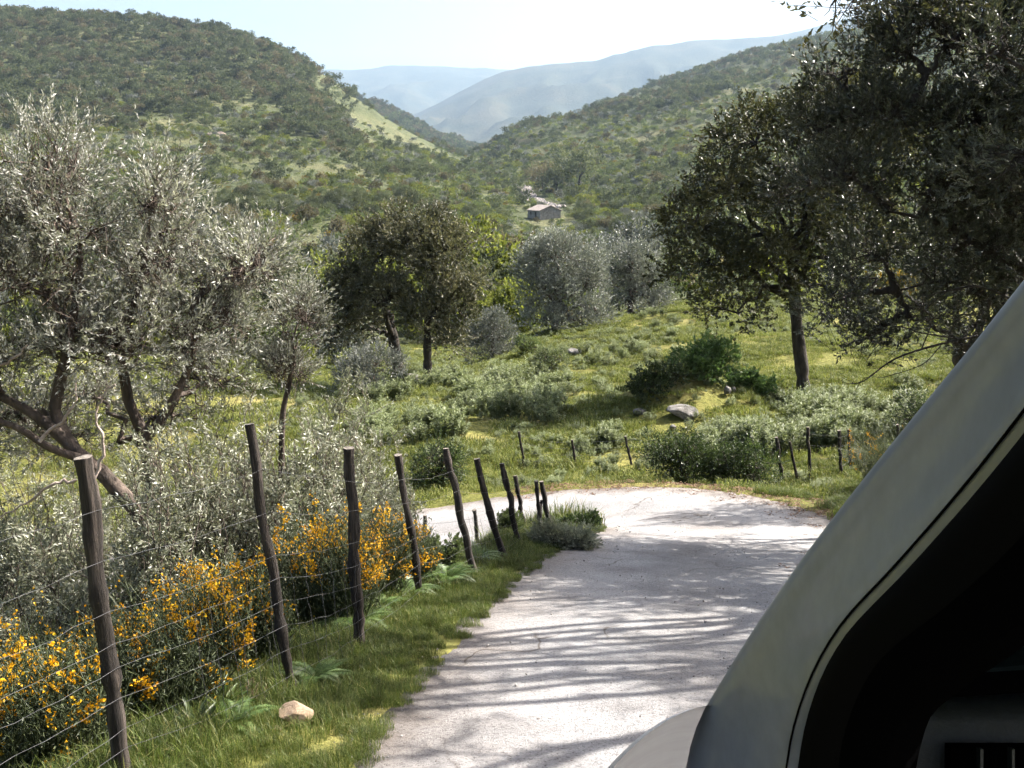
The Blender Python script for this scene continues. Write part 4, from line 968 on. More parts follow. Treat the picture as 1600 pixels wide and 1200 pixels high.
rock('second upright stone right of the bramble mound', 1146, 598, 32.4, 7, 1, 0.4, lift=0.7, sq=(0.7, 0.6, 1.1))
rock('small stone between the mound and the oak trunk', 1177, 607, 32.5, 7, 3, 0.2, lift=0.4)
rock('small stones at the foot of the big oak trunk', 1270, 632, 35, 9, 0, 0.2, lift=0.3)
rock('tan rock lying in the verge grass below the second post', 462, 1135, 5.15, 32, 1, 0.35, lift=0.7, sq=(1.0, 0.7, 0.8), mesh=rock_mesh('tan_rock_shape', M['tan_rock'], 320, 0.75))
rock('small tan stone in the verge beside the tan rock', 432, 1146, 5.05, 10, 0, 0.35, lift=0.3, mesh=rock_mesh('tan_stone_shape', M['tan_rock'], 321, 0.75, 2))
# outcrops on the left hill
CL = [rock_mesh('outcrop_shape', M['cliff'], 330 + i, 0.8) for i in range(2)]
for k, (px, py, Y, hw, lab) in enumerate([(497, 143, 690, 11, 'pinkish rock outcrop at the brow of the left hill'), (512, 132, 700, 7, 'small crag at the very edge of the left hill brow'),
                                      (480, 150, 660, 6, 'low rock step left of the brow outcrop'), (330, 200, 470, 12, 'bare grey scree patch midway up the left hill'), (345, 196, 480, 8, 'upper stones of the bare scree patch')]):
    c = PT(px, py, Y); s = hw * Y / FPX
    o = bpy.data.objects.new('rock_outcrop', CL[k % 2]); o.location = (c[0], c[1], G(c[0], c[1]) + s * 0.1); o.scale = (s, s, s * 0.7); o.rotation_euler = (0, 0, k * 1.1)
    link(o); tag(o, lab, 'rock')
# river bed
def river():
    C = RXY; T = nrm(np.gradient(C, axis=0)); Nn = np.stack([-T[:, 1], T[:, 0]], 1)
    us = np.linspace(-1, 1, 9); V = np.zeros((len(C), 9, 3))
    for i, u in enumerate(us):
        w = 2.4 + 0.9 * np.sin(np.arange(len(C)) * 0.7)
        X = C[:, 0] + Nn[:, 0] * u * w; Y = C[:, 1] + Nn[:, 1] * u * w
        V[:, i] = np.stack([X, Y, H(X, Y, False) + 0.35 + 0.2 * u * u], 1)
    i = np.arange(len(C) - 1)[:, None] * 9; j = np.arange(8)[None]
    q = np.stack([i + j, i + 9 + j, i + 10 + j, i + j + 1], -1).reshape(-1, 4)
    mb = MB(); mb.add(V.reshape(-1, 3), q[:, ::-1], 0, None, True)
    tag(mb.build('river_bed', bumped('river_gravel', [(0.35, (0.14, 0.12, 0.105)), (0.6, (0.28, 0.25, 0.23))], 0.5, 0.8, 2.0, 0.9, dist=0.3)), kind='structure')
    n = 240; k = rng.integers(0, len(C), n); u = rng.uniform(-1.1, 1.1, n) * 2.6
    X = C[k, 0] + Nn[k, 0] * u; Y = C[k, 1] + Nn[k, 1] * u + rng.uniform(-3, 3, n); Z = H(X, Y, False) + 0.4
    rt = rng.uniform(0, 6.28, (n, 3)); wm = bumped('river_stone', [(0.3, (0.22, 0.19, 0.175)), (0.7, (0.42, 0.385, 0.365))], 0.8, 0.5, 3, 0.9)
    ps = [bpy.data.objects.new('%02d_river_stone' % i, rock_mesh('river_stone_shape', wm, 340 + i, 0.8, 2)) for i in range(3)]
    scatter('river_stones', 'pale stones strewn along the river bed', np.stack([X, Y, Z], 1), rt, rng.uniform(0.2, 0.75, n), rng.integers(0, 3, n), ps)
river()

# ------------------------------------------------------------------ stone house
def house():
    b = PT(850, 347, 325); b[2] = G(b[0], b[1]); z0 = b[2] - 0.8
    root = thing('stone_house', (b[0], b[1], z0), 'small stone house with pale pitched roof beside the river', 'house', rz=math.radians(24))
    hz = b[2] - z0; w, L, eh, rh = 3.7, 4.6, hz + 2.5, hz + 4.0
    stone = bumped('house_stone', [(0.3, (0.15, 0.145, 0.14)), (0.55, (0.26, 0.25, 0.24)), (0.8, (0.36, 0.35, 0.335))], 1.6, 0.9, 4, 0.95, dist=0.1)
    tile = bumped('house_tiles', [(0.3, (0.26, 0.215, 0.19)), (0.7, (0.40, 0.345, 0.315))], 2.5, 0.8, 6, 0.9, dist=0.08)
    mb = MB()
    v = [(-w, -L, 0), (w, -L, 0), (w, L, 0), (-w, L, 0), (-w, -L, eh), (w, -L, eh), (w, L, eh), (-w, L, eh), (0, -L, rh), (0, L, rh)]
    mb.add(v, [(0, 1, 5, 4), (1, 2, 6, 5), (2, 3, 7, 6), (3, 0, 4, 7)]); mb.add([v[4], v[5], v[8]], [(0, 1, 2)]); mb.add([v[6], v[7], v[9]], [(0, 1, 2)])
    mb.build('wall', stone, root)
    for s in (-1, 1):
        r = MB(); o = 0.35; t = 0.22; sl_ = (rh - eh) / w
        a = [(0, -L - o, rh), (s * (w + o), -L - o, eh - sl_ * o), (s * (w + o), L + o, eh - sl_ * o), (0, L + o, rh)]
        up_ = [(x, y, z + t) for x, y, z in a]; lo_ = [(x, y, z + 0.02) for x, y, z in a]
        r.add(up_ + lo_, [(0, 1, 2, 3), (7, 6, 5, 4), (0, 4, 5, 1), (1, 5, 6, 2), (2, 6, 7, 3), (3, 7, 4, 0)])
        ro = r.build('roof', tile, root)
        for k in range(9):                                 # ribs of curved tiles
            y = -L - o + 0.3 + k * (2 * (L + o) - 0.6) / 8; q = MB()
            add_tube(q, [(s * 0.1, y, rh + t - 0.05 - sl_ * 0.1), (s * (w + o), y, eh - sl_ * o + t - 0.05)], 0.12, 5); q.build('tile', tile, ro)
    for (y, zc, hw, hh) in ((-1.5, hz + 1.0, 0.55, 1.0), (2.0, hz + 1.6, 0.4, 0.45)):
        d = MB(); x = -w - 0.03
        d.add([(x, y - hw, zc - hh), (x, y + hw, zc - hh), (x, y + hw, zc + hh), (x, y - hw, zc + hh), (x + 0.02, y - hw, zc - hh), (x + 0.02, y + hw, zc - hh), (x + 0.02, y + hw, zc + hh), (x + 0.02, y - hw, zc + hh)],
              [(3, 2, 1, 0), (4, 5, 6, 7), (0, 1, 5, 4), (1, 2, 6, 5), (2, 3, 7, 6), (3, 0, 4, 7)])
        d.build('window' if hh < 0.6 else 'door', plain('dark_opening', (0.03, 0.025, 0.022), 0.9), root)
house()

# ------------------------------------------------------------------ bushes
def bush(name, label, cat, px, Y, w, h, mat, seed, leaf=(0.055, 0.03), nsub=26, twig_n=18, per=9, group=None, depth=None, dy=0.0, srad=(0.2, 0.36)):
    b = spot(px, Y); s = Y / FPX; rx = w * s; rz_ = h * s; ry = depth or rx * 0.8
    rg_ = np.random.default_rng(seed)
    lobes = [((rg_.uniform(-0.4, 0.4) * rx, rg_.uniform(-0.3, 0.3) * ry, rz_ * hh), (rx * rg_.uniform(0.45, 0.65), ry * 0.6, rz_ * rg_.uniform(0.3, 0.4))) for hh in (0.2, 0.25, 0.3, 0.5, 0.6)]
    return build_tree(name, label, cat, b, [(0, 0, -0.1), (0.02, 0, rz_ * 0.15), (0.03, 0, rz_ * 0.3)], lobes, mat, M['dark_bark'], seed, nsub=nsub, srad=(srad[0] * min(rx, 1.2), srad[1] * min(rx, 1.2)), leaf=leaf,
                      twig_n=twig_n, per=per, twig_len=0.2 * min(rx, 1.2), r_trunk=0.03 + 0.01 * rx, up=0.4, group=group, twigs=False, shell=0.3)
bush('dark_bush', 'dark dense bush on the outer side of the bend, left half', 'bush', 1062, 24.3, 78, 92, M['bush'], 401, nsub=90)
bush('dark_bush', 'dark bush on the outer side of the bend, right half beside a post', 'bush', 1152, 24.0, 70, 76, M['bush'], 402, nsub=80)
bush('dark_bush', 'dark shady bush beyond the lower road behind the fifth post', 'bush', 690, 24.5, 60, 75, M['bush'], 403, nsub=44)
bush('dark_bush', 'low dark bush added for the shadow at the verge tip where the fence ends', 'bush', 908, 15.2, 38, 24, M['bush'], 404, leaf=(0.04, 0.022), nsub=24)  # added bush; its dark leaves stand in for the shadowed verge end
bush('bramble', 'bright green bramble covering the top of the mound', 'bush', 1105, 33.2, 62, 62, M['bramble'], 405, leaf=(0.1, 0.07), nsub=46)
bush('bramble', 'green bramble on the right flank of the mound', 'bush', 1165, 33.8, 45, 45, M['bramble'], 406, leaf=(0.1, 0.07), nsub=34)
bush('bramble', 'bramble on the left foot of the mound, darkened to stand in for shade', 'bush', 1030, 32.0, 50, 45, M['bush'], 407, leaf=(0.08, 0.05), nsub=36)  # darker leaf colour stands in for the shadow left of the mound
bush('dark_bush', 'round green bush at the right edge of the meadow below the bare branches', 'bush', 1440, 27, 70, 60, M['bush'], 408, nsub=44)
bush('meadow_bush', 'rounded grey green bush on the meadow left of the pale rock', 'bush', 860, 45, 34, 40, M['herb'], 409, leaf=(0.09, 0.03), nsub=34)
bush('meadow_bush', 'dark green bush on the meadow below the small grey olive', 'bush', 830, 52, 30, 32, M['scrub'], 410, leaf=(0.09, 0.04), nsub=30)
bush('verge_bush', 'feathery pale green shrub spilling onto the road edge at the bend', 'bush', 884, 12.9, 56, 30, M['olive_green'], 411, leaf=(0.06, 0.01), nsub=40, twig_n=30)
bush('verge_bush', 'twiggy bush with sparse leaves in front of the lower road', 'bush', 640, 17.5, 45, 60, M['bush'], 412, leaf=(0.04, 0.02), nsub=26, twig_n=8)
bush('verge_bush', 'green shrub between the sixth and seventh fence posts', 'bush', 800, 14.0, 30, 42, M['scrub'], 413, leaf=(0.045, 0.02), nsub=24)
bush('verge_bush', 'leafy green undergrowth at the foot of the fifth fence post', 'bush', 700, 10.6, 42, 60, M['scrub'], 414, leaf=(0.045, 0.02), nsub=26)

def broom(label, px, Y, w, h, seed, fl=1.0, mat='broom_flower'):
    b = spot(px, Y); s = Y / FPX; rx = w * s; hz = h * s; rg_ = np.random.default_rng(seed)
    root = thing('broom_bush', b, label, 'bush', None)
    sb = MB(); fb = MB(); n = 145
    a = rg_.uniform(0, 6.28, n); q = np.sqrt(rg_.random(n))
    FP, FT = [], []
    for i in range(n):
        foot = np.array((math.cos(a[i]) * q[i] * 0.2, math.sin(a[i]) * q[i] * 0.2, -0.05))
        tip = np.array((math.cos(a[i]) * q[i] * rx, math.sin(a[i]) * q[i] * rx * 0.8, hz * (0.55 + 0.5 * rg_.random()) * (1 - 0.35 * q[i] ** 2)))
        p = path(foot, tip, rg_, 0.12, 6, 0.06); add_tube(sb, p, np.linspace(0.008, 0.002, 6), 3, cap=False, tint=rg_.uniform(0.2, 0.8))
        br_ = rg_.random() < fl * (0.55 if math.sin(3 * a[i] + seed * 1.7) + 0.5 * math.sin(7 * a[i] + seed) > 0.25 else 0.05)
        for t in range(6):
            k = rg_.uniform(1.6, 4.95); j = int(k); p0 = p[j] + (p[j + 1] - p[j]) * (k - j)
            e = p0 + nrm(runit(rg_, 1)[0] * 0.7 + nrm(p[-1] - p[0])) * hz * rg_.uniform(0.08, 0.2)
            add_tube(sb, np.array([p0, e]), [0.0035, 0.0015], 3, cap=False, tint=rg_.uniform(0.2, 0.9))
            if br_ and k > 2.9:
                m = int(rg_.integers(5, 16)); u = rg_.random(m)[:, None]; FP.append(p0 + (e - p0) * (0.2 + 0.8 * u) + rg_.normal(0, 0.014, (m, 3))); FT.append(np.full(m, rg_.uniform(0.2, 0.75)))
            # small leaves
    m = 5000; k = rg_.integers(0, n, m); t = rg_.uniform(0.25, 1.0, m)
    lp = np.stack([np.cos(a[k]) * q[k] * rx * t, np.sin(a[k]) * q[k] * rx * 0.8 * t, hz * t * (1 - 0.35 * q[k] ** 2) * rg_.uniform(0.6, 1.0, m)], 1) + rg_.normal(0, 0.05, (m, 3))
    add_leaves(sb, lp, nrm(runit(rg_, m) + np.array((0, 0, 0.6))), runit(rg_, m), 0.035, 0.01, rg_.random(m))
    sb.build('stems', M['broom_stem'], root)
    if FP:
        FP = np.vstack(FP); FT = np.concatenate(FT); m = len(FP)
        add_leaves(fb, FP, runit(rg_, m), runit(rg_, m), 0.024 * rg_.uniform(0.7, 1.3, m), 0.02, np.clip(FT + rg_.normal(0, 0.15, m), 0, 1), 0, 0.3)
        tag(fb.build('flowers', M[mat], root), kind='stuff')
    return root
for k, a in enumerate([('orange broom filling the lower left corner of the view', 40, 5.6, 150, 330, 1.0), ('tall orange broom just left of the nearest fence post', 110, 7.2, 120, 330, 1.2),
                       ('orange broom between the first and second posts, left clump', 240, 7.0, 110, 280, 0.9), ('bright orange broom left of the second post', 355, 7.4, 95, 260, 1.25),
                       ('orange broom low on the wire between the first two posts', 330, 6.1, 80, 210, 0.9), ('orange broom between the second and third posts', 490, 8.2, 90, 250, 1.2),
                       ('orange broom behind the third post reaching the fourth', 585, 9.0, 75, 190, 1.2), ('dark barely flowering broom at the foot of the nearest post', 150, 5.4, 110, 230, 0.35),
                       ('sparse broom at the left frame edge', -30, 7.6, 110, 300, 0.8),
                       ('low broom at the bottom edge between frame corner and nearest post', 90, 4.7, 140, 260, 0.5), ('dark green broom right of the nearest post base', 265, 5.35, 95, 190, 0.3),
                       ('broom spreading under the wires left of the second post', 400, 6.5, 70, 200, 0.8), ('broom tangled around the third post', 545, 7.8, 70, 200, 0.9), ('broom at the foot of the fourth post', 640, 9.7, 55, 130, 0.7)]):
    broom(a[0], a[1], a[2], a[3], a[4], 500 + k, a[5])
broom('yellow broom at the right end of the far fence beside the car', 1380, 21.5, 75, 115, 520, 0.45)
b_ = broom('sparse yellow broom among the branches above the car pillar', 1590, 11.0, 95, 330, 521, 0.45)

# ------------------------------------------------------------------ fences
def post_mesh(length, r, seed, n=7):
    rg_ = np.random.default_rng(seed); mb = MB()
    z = np.linspace(-0.25, length, n + 3); p = np.stack([rg_.normal(0, r * 0.22, n + 3), rg_.normal(0, r * 0.22, n + 3), z], 1); p[0, :2] = 0; p[-1, :2] = 0
    q = catmull(p, 3)
    rad = r * (1.06 - 0.14 * np.linspace(0, 1, len(q))) * (1 + rg_.normal(0, 0.11, len(q)))
    add_tube(mb, q, rad, 9, 0, cap=False)
    e = q[-1]; a = np.arange(9) * 2 * np.pi / 9
    top = e + rad[-1] * np.stack([np.cos(a), np.sin(a), 0.12 * np.cos(a + seed)], 1)
    tg = nrm(q[-1] - q[-2]); ref = np.array((0.31, 0.17, 0.93)) if abs(nrm(np.gradient(q, axis=0))[0, 2]) < 0.8 else np.array((0.9, 0.3, 0.1))
    u = nrm(np.cross(tg, ref)); w = np.cross(tg, u)
    ring = e + rad[-1] * (np.cos(a)[:, None] * u + np.sin(a)[:, None] * w)
    tp = ring + tg * r * 0.25 * (0.7 + 0.6 * rg_.random(9))[:, None]
    mb.add(np.vstack([ring, tp]), [(i, (i + 1) % 9, 9 + (i + 1) % 9, 9 + i) for i in range(9)], 0, None, True)
    mb.add(np.vstack([tp, [e + tg * r * 0.3]]), [(i, (i + 1) % 9, 9) for i in range(9)], 1)
    return mb.mesh('post', [M['post'], M['post_top']])
def place_post(parent, foot, top, r, seed):
    d = Vector(top) - Vector(foot); o = bpy.data.objects.new('post', post_mesh(d.length, r, seed))
    o.location = Vector(foot) - parent.location; o.rotation_euler = d.to_track_quat('Z', 'Y').to_euler(); link(o, parent); return o
def wire(parent, pts, r=0.0017, sag=0.02, seed=0, name='wire'):
    rg_ = np.random.default_rng(seed); out = []
    for a, b in zip(pts[:-1], pts[1:]):
        t = np.linspace(0, 1, 9)[:-1, None]; p = np.asarray(a) + (np.asarray(b) - np.asarray(a)) * t
        p[:, 2] -= sag * 4 * (t * (1 - t))[:, 0] * rg_.uniform(0.3, 1.6); p[1:] += rg_.normal(0, 0.004, p[1:].shape); out.append(p)
    out = np.vstack(out + [np.asarray(pts[-1])[None]]) - np.array(parent.location)
    mb = MB(); add_tube(mb, out, r, 4, cap=False); return mb.build(name, M['wire'], parent)

F1 = thing('wire_fence', (-1.5, 6.2, -1.55), 'wire fence on dark weathered posts along the left verge of the road', 'fence')
PF = [(-175, 780, -90, 1400, 0.048), (130, 718, 195, 1232, 0.039), (390, 665, 457, 1092, 0.033), (545, 702, 562, 1025, 0.042), (622, 712, 662, 945, 0.036), (697, 702, 744, 910, 0.042), (745, 718, 789, 885, 0.042),
      (784, 725, 814, 864, 0.042), (805, 744, 823, 840, 0.034), (838, 752, 848, 850, 0.032), (846, 753, 862, 842, 0.04)]
tops, feet = [], []
for k, (tx, ty, fx_, fy, r) in enumerate(PF):
    f0 = on_slope(fx_, fy); Yd = f0[1] + 0.0; f0[2] = min(f0[2], G(f0[0], f0[1])) - 0.02
    tp = PT(tx, ty, Yd); place_post(F1, f0, tp, r, 600 + k); tops.append(tp); feet.append(f0)
def strut(a, b, r, s):
    p = on_slope(*b); q = PT(*a, p[1] + 0.2); place_post(F1, p, q, r, s)
strut((847, 782), (833, 840), 0.03, 640)
tops = np.array(tops); feet = np.array(feet)
along = [tops[0] * 0 + (2 * tops[1] - tops[2])] 
wr = [0.14, 0.29, 0.44, 0.53, 0.61, 0.70, 0.79, 0.87, 0.94]
for j, t in enumerate(wr):
    rg_ = np.random.default_rng(700 + j); pts = []
    for k in list(range(0, 9)) + [10]:
        tt = np.clip(t + rg_.normal(0, 0.008), 0.05, 0.97); c = tops[k] + (feet[k] - tops[k]) * tt
        pts.append(c + np.array((0.045 if k < 8 else 0.03, -0.02, 0)))
    wire(F1, pts, 0.0012, 0.025, 710 + j)
rg_ = np.random.default_rng(9)
for a, ts in ((1, np.arange(0.42, 0.98, 0.085)), (2, np.arange(0.12, 0.95, 0.16)), (5, np.arange(0.1, 0.5, 0.12))):      # upright stays of the netting
    for t in ts:
        p0 = tops[a] + (tops[a + 1] - tops[a]) * t; p1 = feet[a] + (feet[a + 1] - feet[a]) * t
        A_ = p0 + (p1 - p0) * (0.5 + rg_.normal(0, 0.02)) ; B_ = p0 + (p1 - p0) * 0.93
        A_ = A_ + np.array((0.045, -0.02, 0)); B_ = B_ + np.array((0.045 + rg_.normal(0, 0.02), -0.02, 0))
        wire(F1, [A_, (A_ + B_) / 2 + rg_.normal(0, 0.012, 3), B_], 0.0012, 0.0, int(t * 1000), 'stay')

F2 = thing('wire_fence', (4.0, 25, -6.0), 'thin post and wire fence along the meadow on the far side of the bend', 'fence')
P2 = [(811, 698, 820, 760, 26.5, 0.034), (894, 688, 899, 757, 26.5, 0.038), (977, 682, 988, 738, 26.5, 0.034), (1068, 684, 1075, 748, 26, 0.025), (1131, 684, 1138, 750, 25.6, 0.03), (1174, 682, 1182, 755, 25.4, 0.03), (1213, 684, 1224, 770, 24.6, 0.05),
      (1262, 668, 1267, 766, 24.3, 0.042), (1311, 673, 1314, 758, 24.2, 0.045), (1325, 690, 1329, 745, 24.8, 0.04), (1400, 690, 1404, 760, 24.2, 0.04)]
t2, f2 = [], []
for k, (tx, ty, fx_, fy, Y, r) in enumerate(P2):
    f0 = spot(fx_, Y); tp = PT(tx, ty, Y)
    if tp[2] < f0[2] + 0.7: tp[2] = f0[2] + 1.0
    place_post(F2, f0 - np.array((0, 0, 0.05)), tp, r, 650 + k); t2.append(tp); f2.append(f0)
f0 = spot(1248, 24.5); mid = PT(1243, 735, 24.5); tp = PT(1234, 690, 24.5)
mb = MB(); add_tube(mb, catmull(np.array([f0 - np.array((0, 0, .1)), mid, PT(1238, 712, 24.5), tp]) - np.array(F2.location), 4), np.linspace(0.04, 0.03, 13), 7); tag(mb.build('post', M['post'], F2), 'crooked bent post')
for j, t in enumerate((0.1, 0.33, 0.58, 0.8)):
    wire(F2, [a + (b - a) * t for a, b in zip(t2, f2)], 0.0028, 0.03, 760 + j)
F3 = thing('wire_fence', (-1, 19, -6), 'short stakes with wire on the inner edge of the lower road', 'fence')
t3, f3 = [], []
for k, (tx, ty, fx_, fy, Y, r) in enumerate([(741, 797, 750, 850, 18.6, 0.04), (664, 806, 671, 858, 18.4, 0.04), (583, 820, 588, 880, 18.0, 0.035)]):
    f0 = spot(fx_, Y); tp = PT(tx, ty, Y); tp[2] = max(tp[2], f0[2] + 0.6); place_post(F3, f0 - np.array((0, 0, 0.05)), tp, r, 670 + k); t3.append(tp); f3.append(f0)
for t in (0.15, 0.5): wire(F3, [a + (b - a) * t for a, b in zip(t3, f3)], 0.0022, 0.03, int(780 + t * 10))

# ------------------------------------------------------------------ meadow herbs
def herb_proto(seed, hgt=1.0, w=0.55, st=26):
    rg_ = np.random.default_rng(seed); mb = MB(); sb = MB()
    P_, D_, Nn_, T_ = [], [], [], []
    for i in range(st):
        a = rg_.uniform(0, 6.28); q = math.sqrt(rg_.random()); foot = np.array((math.cos(a) * q * w * 0.5, math.sin(a) * q * w * 0.5, -0.04))
        h = hgt * rg_.uniform(0.5, 1.05) * (1 - 0.35 * q); tip = np.array((math.cos(a) * q * w, math.sin(a) * q * w, h)); p = path(foot, tip, rg_, 0.06, 5)
        add_tube(sb, p, np.linspace(0.012, 0.004, 5), 3, cap=False)
        m = 34; t = 0.25 + 0.75 * rg_.random(m) ** 0.6; k = t * 4 * 0.999; j = k.astype(int); pp = p[j] + (p[j + 1] - p[j]) * (k - j)[:, None]
        b = rg_.uniform(0, 6.28, m); out = np.stack([np.cos(b), np.sin(b), rg_.uniform(0.1, 0.9, m)], 1)
        P_.append(pp); D_.append(nrm(out)); T_.append(0.15 + 0.55 * t + rg_.normal(0, 0.1, m)); Nn_.append(nrm(np.stack([np.cos(b) * -0.4, np.sin(b) * -0.4, np.ones(m)], 1)))
    P_ = np.vstack(P_); add_leaves(mb, P_, np.vstack(D_), np.vstack(Nn_), 0.13, 0.035, np.clip(np.concatenate(T_), 0, 1))
    return mb.mesh('herb_leaves', [M['herb']]), sb.mesh('herb_stems', [M['herb']])
HP = [herb_proto(800 + i, 1.0, 0.5 + 0.1 * (i % 2), 22 + 4 * i) for i in range(4)]
rng = np.random.default_rng(88)
cand = []
def herb_zone(n, px0, px1, y0, y1, s0, s1, dens=None):
    for _ in range(n):
        px = rng.uniform(px0, px1); Y = math.exp(rng.uniform(math.log(y0), math.log(y1))); b = spot(px, Y)
        q, _, hl, hr = road_near(b[:1], b[1:2])
        if (q[0] > 0 and q[0] < hl[0] + 1.2) or (q[0] <= 0 and -q[0] < hr[0] + 0.7): continue
        _, py, _ = project(b[0], b[1], b[2])
        if fbm(np.array([b[0] / 5.0]), np.array([b[1] / 5.0]), 91, 3)[0] < (0.42 if dens is None else dens): continue
        cand.append((b, rng.uniform(s0, s1)))
herb_zone(150, 560, 860, 27, 47, 0.75, 1.3, 0.36)
herb_zone(60, 820, 1060, 36, 66, 0.5, 0.9)
herb_zone(55, 1180, 1440, 27, 36, 0.7, 1.15, 0.3)
herb_zone(16, 840, 1000, 27.5, 29.5, 0.5, 0.8, 0.36)
herb_zone(36, 1080, 1340, 26.6, 29.5, 0.7, 1.0, 0.3)
herb_zone(16, 540, 720, 48, 56, 0.6, 1.0, 0.3)
def near_label(b):
    px, py, _ = project(b[0], b[1], b[2])
    if px > 1150: return 'grey green spurge clump in the weeds around the big oak and far fence', 'spurge clumps around the big oak'
    if px > 830 and py < 600: return 'small grey green spurge tuft dotting the open upper meadow', 'spurge tufts on the upper meadow'
    if py > 690: return 'spurge clump along the far fence at the bend', 'spurge clumps along the far fence'
    return 'tall grey green spurge clump in the dense patch below the twin oaks', 'spurge clumps below the twin oaks'
for i, (b, s) in enumerate(cand[:290]):
    lab, gr = near_label(b)
    r = thing('spurge_plant', b, lab, 'plant', gr, float(rng.uniform(0, 6.28))); r.scale = (s, s, s * rng.uniform(0.8, 1.15))
    link(bpy.data.objects.new('stems', HP[i % 4][1]), r); link(bpy.data.objects.new('leaves', HP[i % 4][0]), r)

# ------------------------------------------------------------------ grass
def blades(seed, n, area, hgt, wid, mat, lean=0.35):
    rg_ = np.random.default_rng(seed); mb = MB()
    p = np.stack([rg_.uniform(-area, area, n), rg_.uniform(-area, area, n), np.full(n, -0.02)], 1)
    a = rg_.uniform(0, 6.28, n); h = hgt * rg_.uniform(0.45, 1.1, n); ln = rg_.uniform(0.05, lean, n)
    d = np.stack([np.cos(a), np.sin(a), np.zeros(n)], 1); s = np.stack([-np.sin(a), np.cos(a), np.zeros(n)], 1) * (wid * rg_.uniform(0.6, 1.2, n) * 0.5)[:, None]
    up = np.array((0, 0, 1.0)); m = p + up * (h * 0.55)[:, None] + d * (h * ln * 0.35)[:, None]; t = p + up * (h * (1 - 0.4 * ln))[:, None] + d * (h * ln * 1.2)[:, None]
    v = np.stack([p - s, p + s, m + s * 0.8, m - s * 0.8, t], 1).reshape(-1, 3); b = np.arange(n)[:, None] * 5
    tint = np.repeat(np.clip(rg_.normal(0.45, 0.22, n), 0, 1), 5)
    mb.add(v, b + np.array([[0, 1, 2, 3]]), 0, tint); 
    mb.v.append((np.zeros((0, 3)), np.zeros(0))); mb.f.append((b + np.array([[3, 2, 4]]) + 0, 0, False))
    return mb.mesh('grass_patch', [mat])
GV = [bpy.data.objects.new('%02d_verge_grass' % i, blades(900 + i, 260, 0.2, 0.20 + 0.04 * (i % 3), 0.006, M['grass'], 0.7)) for i in range(5)]
pts, rots, scs, ids = [], [], [], []
rng = np.random.default_rng(99)
def near_mask(n, x0, x1, y0, y1):
    return rng.uniform(x0, x1, n), rng.uniform(y0, y1, n)
x, y = near_mask(20000, -5.5, 5.5, 2.6, 19)
sd, rz_, hl, hr = road_near(x, y); over = np.where(sd > 0, sd - hl, -sd - hr)
px, py, f = project(x, y, H(x, y))
ok = (over > -0.1) & (over < np.where(y < 7, 1.5, 3.0)) & (sd > 0) & (px > -60) & (py < 1330)
nz = fbm(x / 0.8, y / 0.8, 95, 3)
ok &= (rng.random(len(x)) < np.clip(0.35 + (nz - 0.35) * 2.2, 0.4, 1) * np.where(over > 1.6, 0.45, 1.0) + 0.5 * (over < 0.3))
x, y, over = x[ok], y[ok], over[ok]; z = H(x, y); n = len(x)
rot = np.stack([rng.normal(0, 0.12, n), rng.normal(0, 0.12, n), rng.uniform(0, 6.28, n)], 1)
sc_ = rng.uniform(0.35, 0.8, n) * np.clip(0.5 + over * 0.7, 0.45, 1.1) * (0.7 + 0.7 * fbm(x / 0.6, y / 0.6, 98, 2))
scatter('grass', 'lush bright grass on the road verge under the fence', np.stack([x, y, z], 1), rot, sc_, rng.integers(0, 5, n), GV)
GM = [bpy.data.objects.new('%02d_meadow_grass' % i, blades(930 + i, 420, 0.7, 0.16 + 0.04 * i, 0.022, M['meadow_grass'], 0.9)) for i in range(4)]
x, y = near_mask(24000, -40, 34, 20, 84)
sd, rz_, hl, hr = road_near(x, y); over = np.where(sd > 0, sd - hl, -sd - hr)
z = H(x, y); px, py, f = project(x, y, z)
nz = fbm(x / 3.0, y / 3.0, 96, 3)
ok = (over > 0.45) & (px > -60) & (px < 1520) & (py > 440) & (rng.random(len(x)) < np.clip(0.5 + (nz - 0.5) * 3.0, 0.12, 1.0))
x, y, z, over = x[ok], y[ok], z[ok], over[ok]; n = len(x)
rot = np.stack([rng.normal(0, 0.08, n), rng.normal(0, 0.08, n), rng.uniform(0, 6.28, n)], 1)
scatter('grass', 'yellow green grazed grass of the sunny meadow', np.stack([x, y, z], 1), rot, rng.uniform(0.5, 1.1, n) * np.clip(0.5 + over * 0.4, 0.5, 1), rng.integers(0, 4, n), GM)
WP = [bpy.data.objects.new('%02d_meadow_weed' % i, HP[i][0]) for i in range(4)]
x, y = near_mask(9500, -26, 30, 22, 80)
sd, rz_, hl, hr = road_near(x, y); over = np.where(sd > 0, sd - hl, -sd - hr); z = H(x, y); px, py, f = project(x, y, z)
ok = (over > 0.7) & (px > 380) & (px < 1480) & (py > 450) & (fbm(x / 4.0, y / 4.0, 92, 3) > 0.47)
x, y, z = x[ok], y[ok], z[ok]; n = len(x); rot = np.zeros((n, 3)); rot[:, 2] = rng.uniform(0, 6.28, n)
scatter('meadow_weeds', 'low weeds and seedlings speckling the meadow grass', np.stack([x, y, z], 1), rot, rng.uniform(0.18, 0.5, n) ** 1.2, rng.integers(0, 4, n), WP)
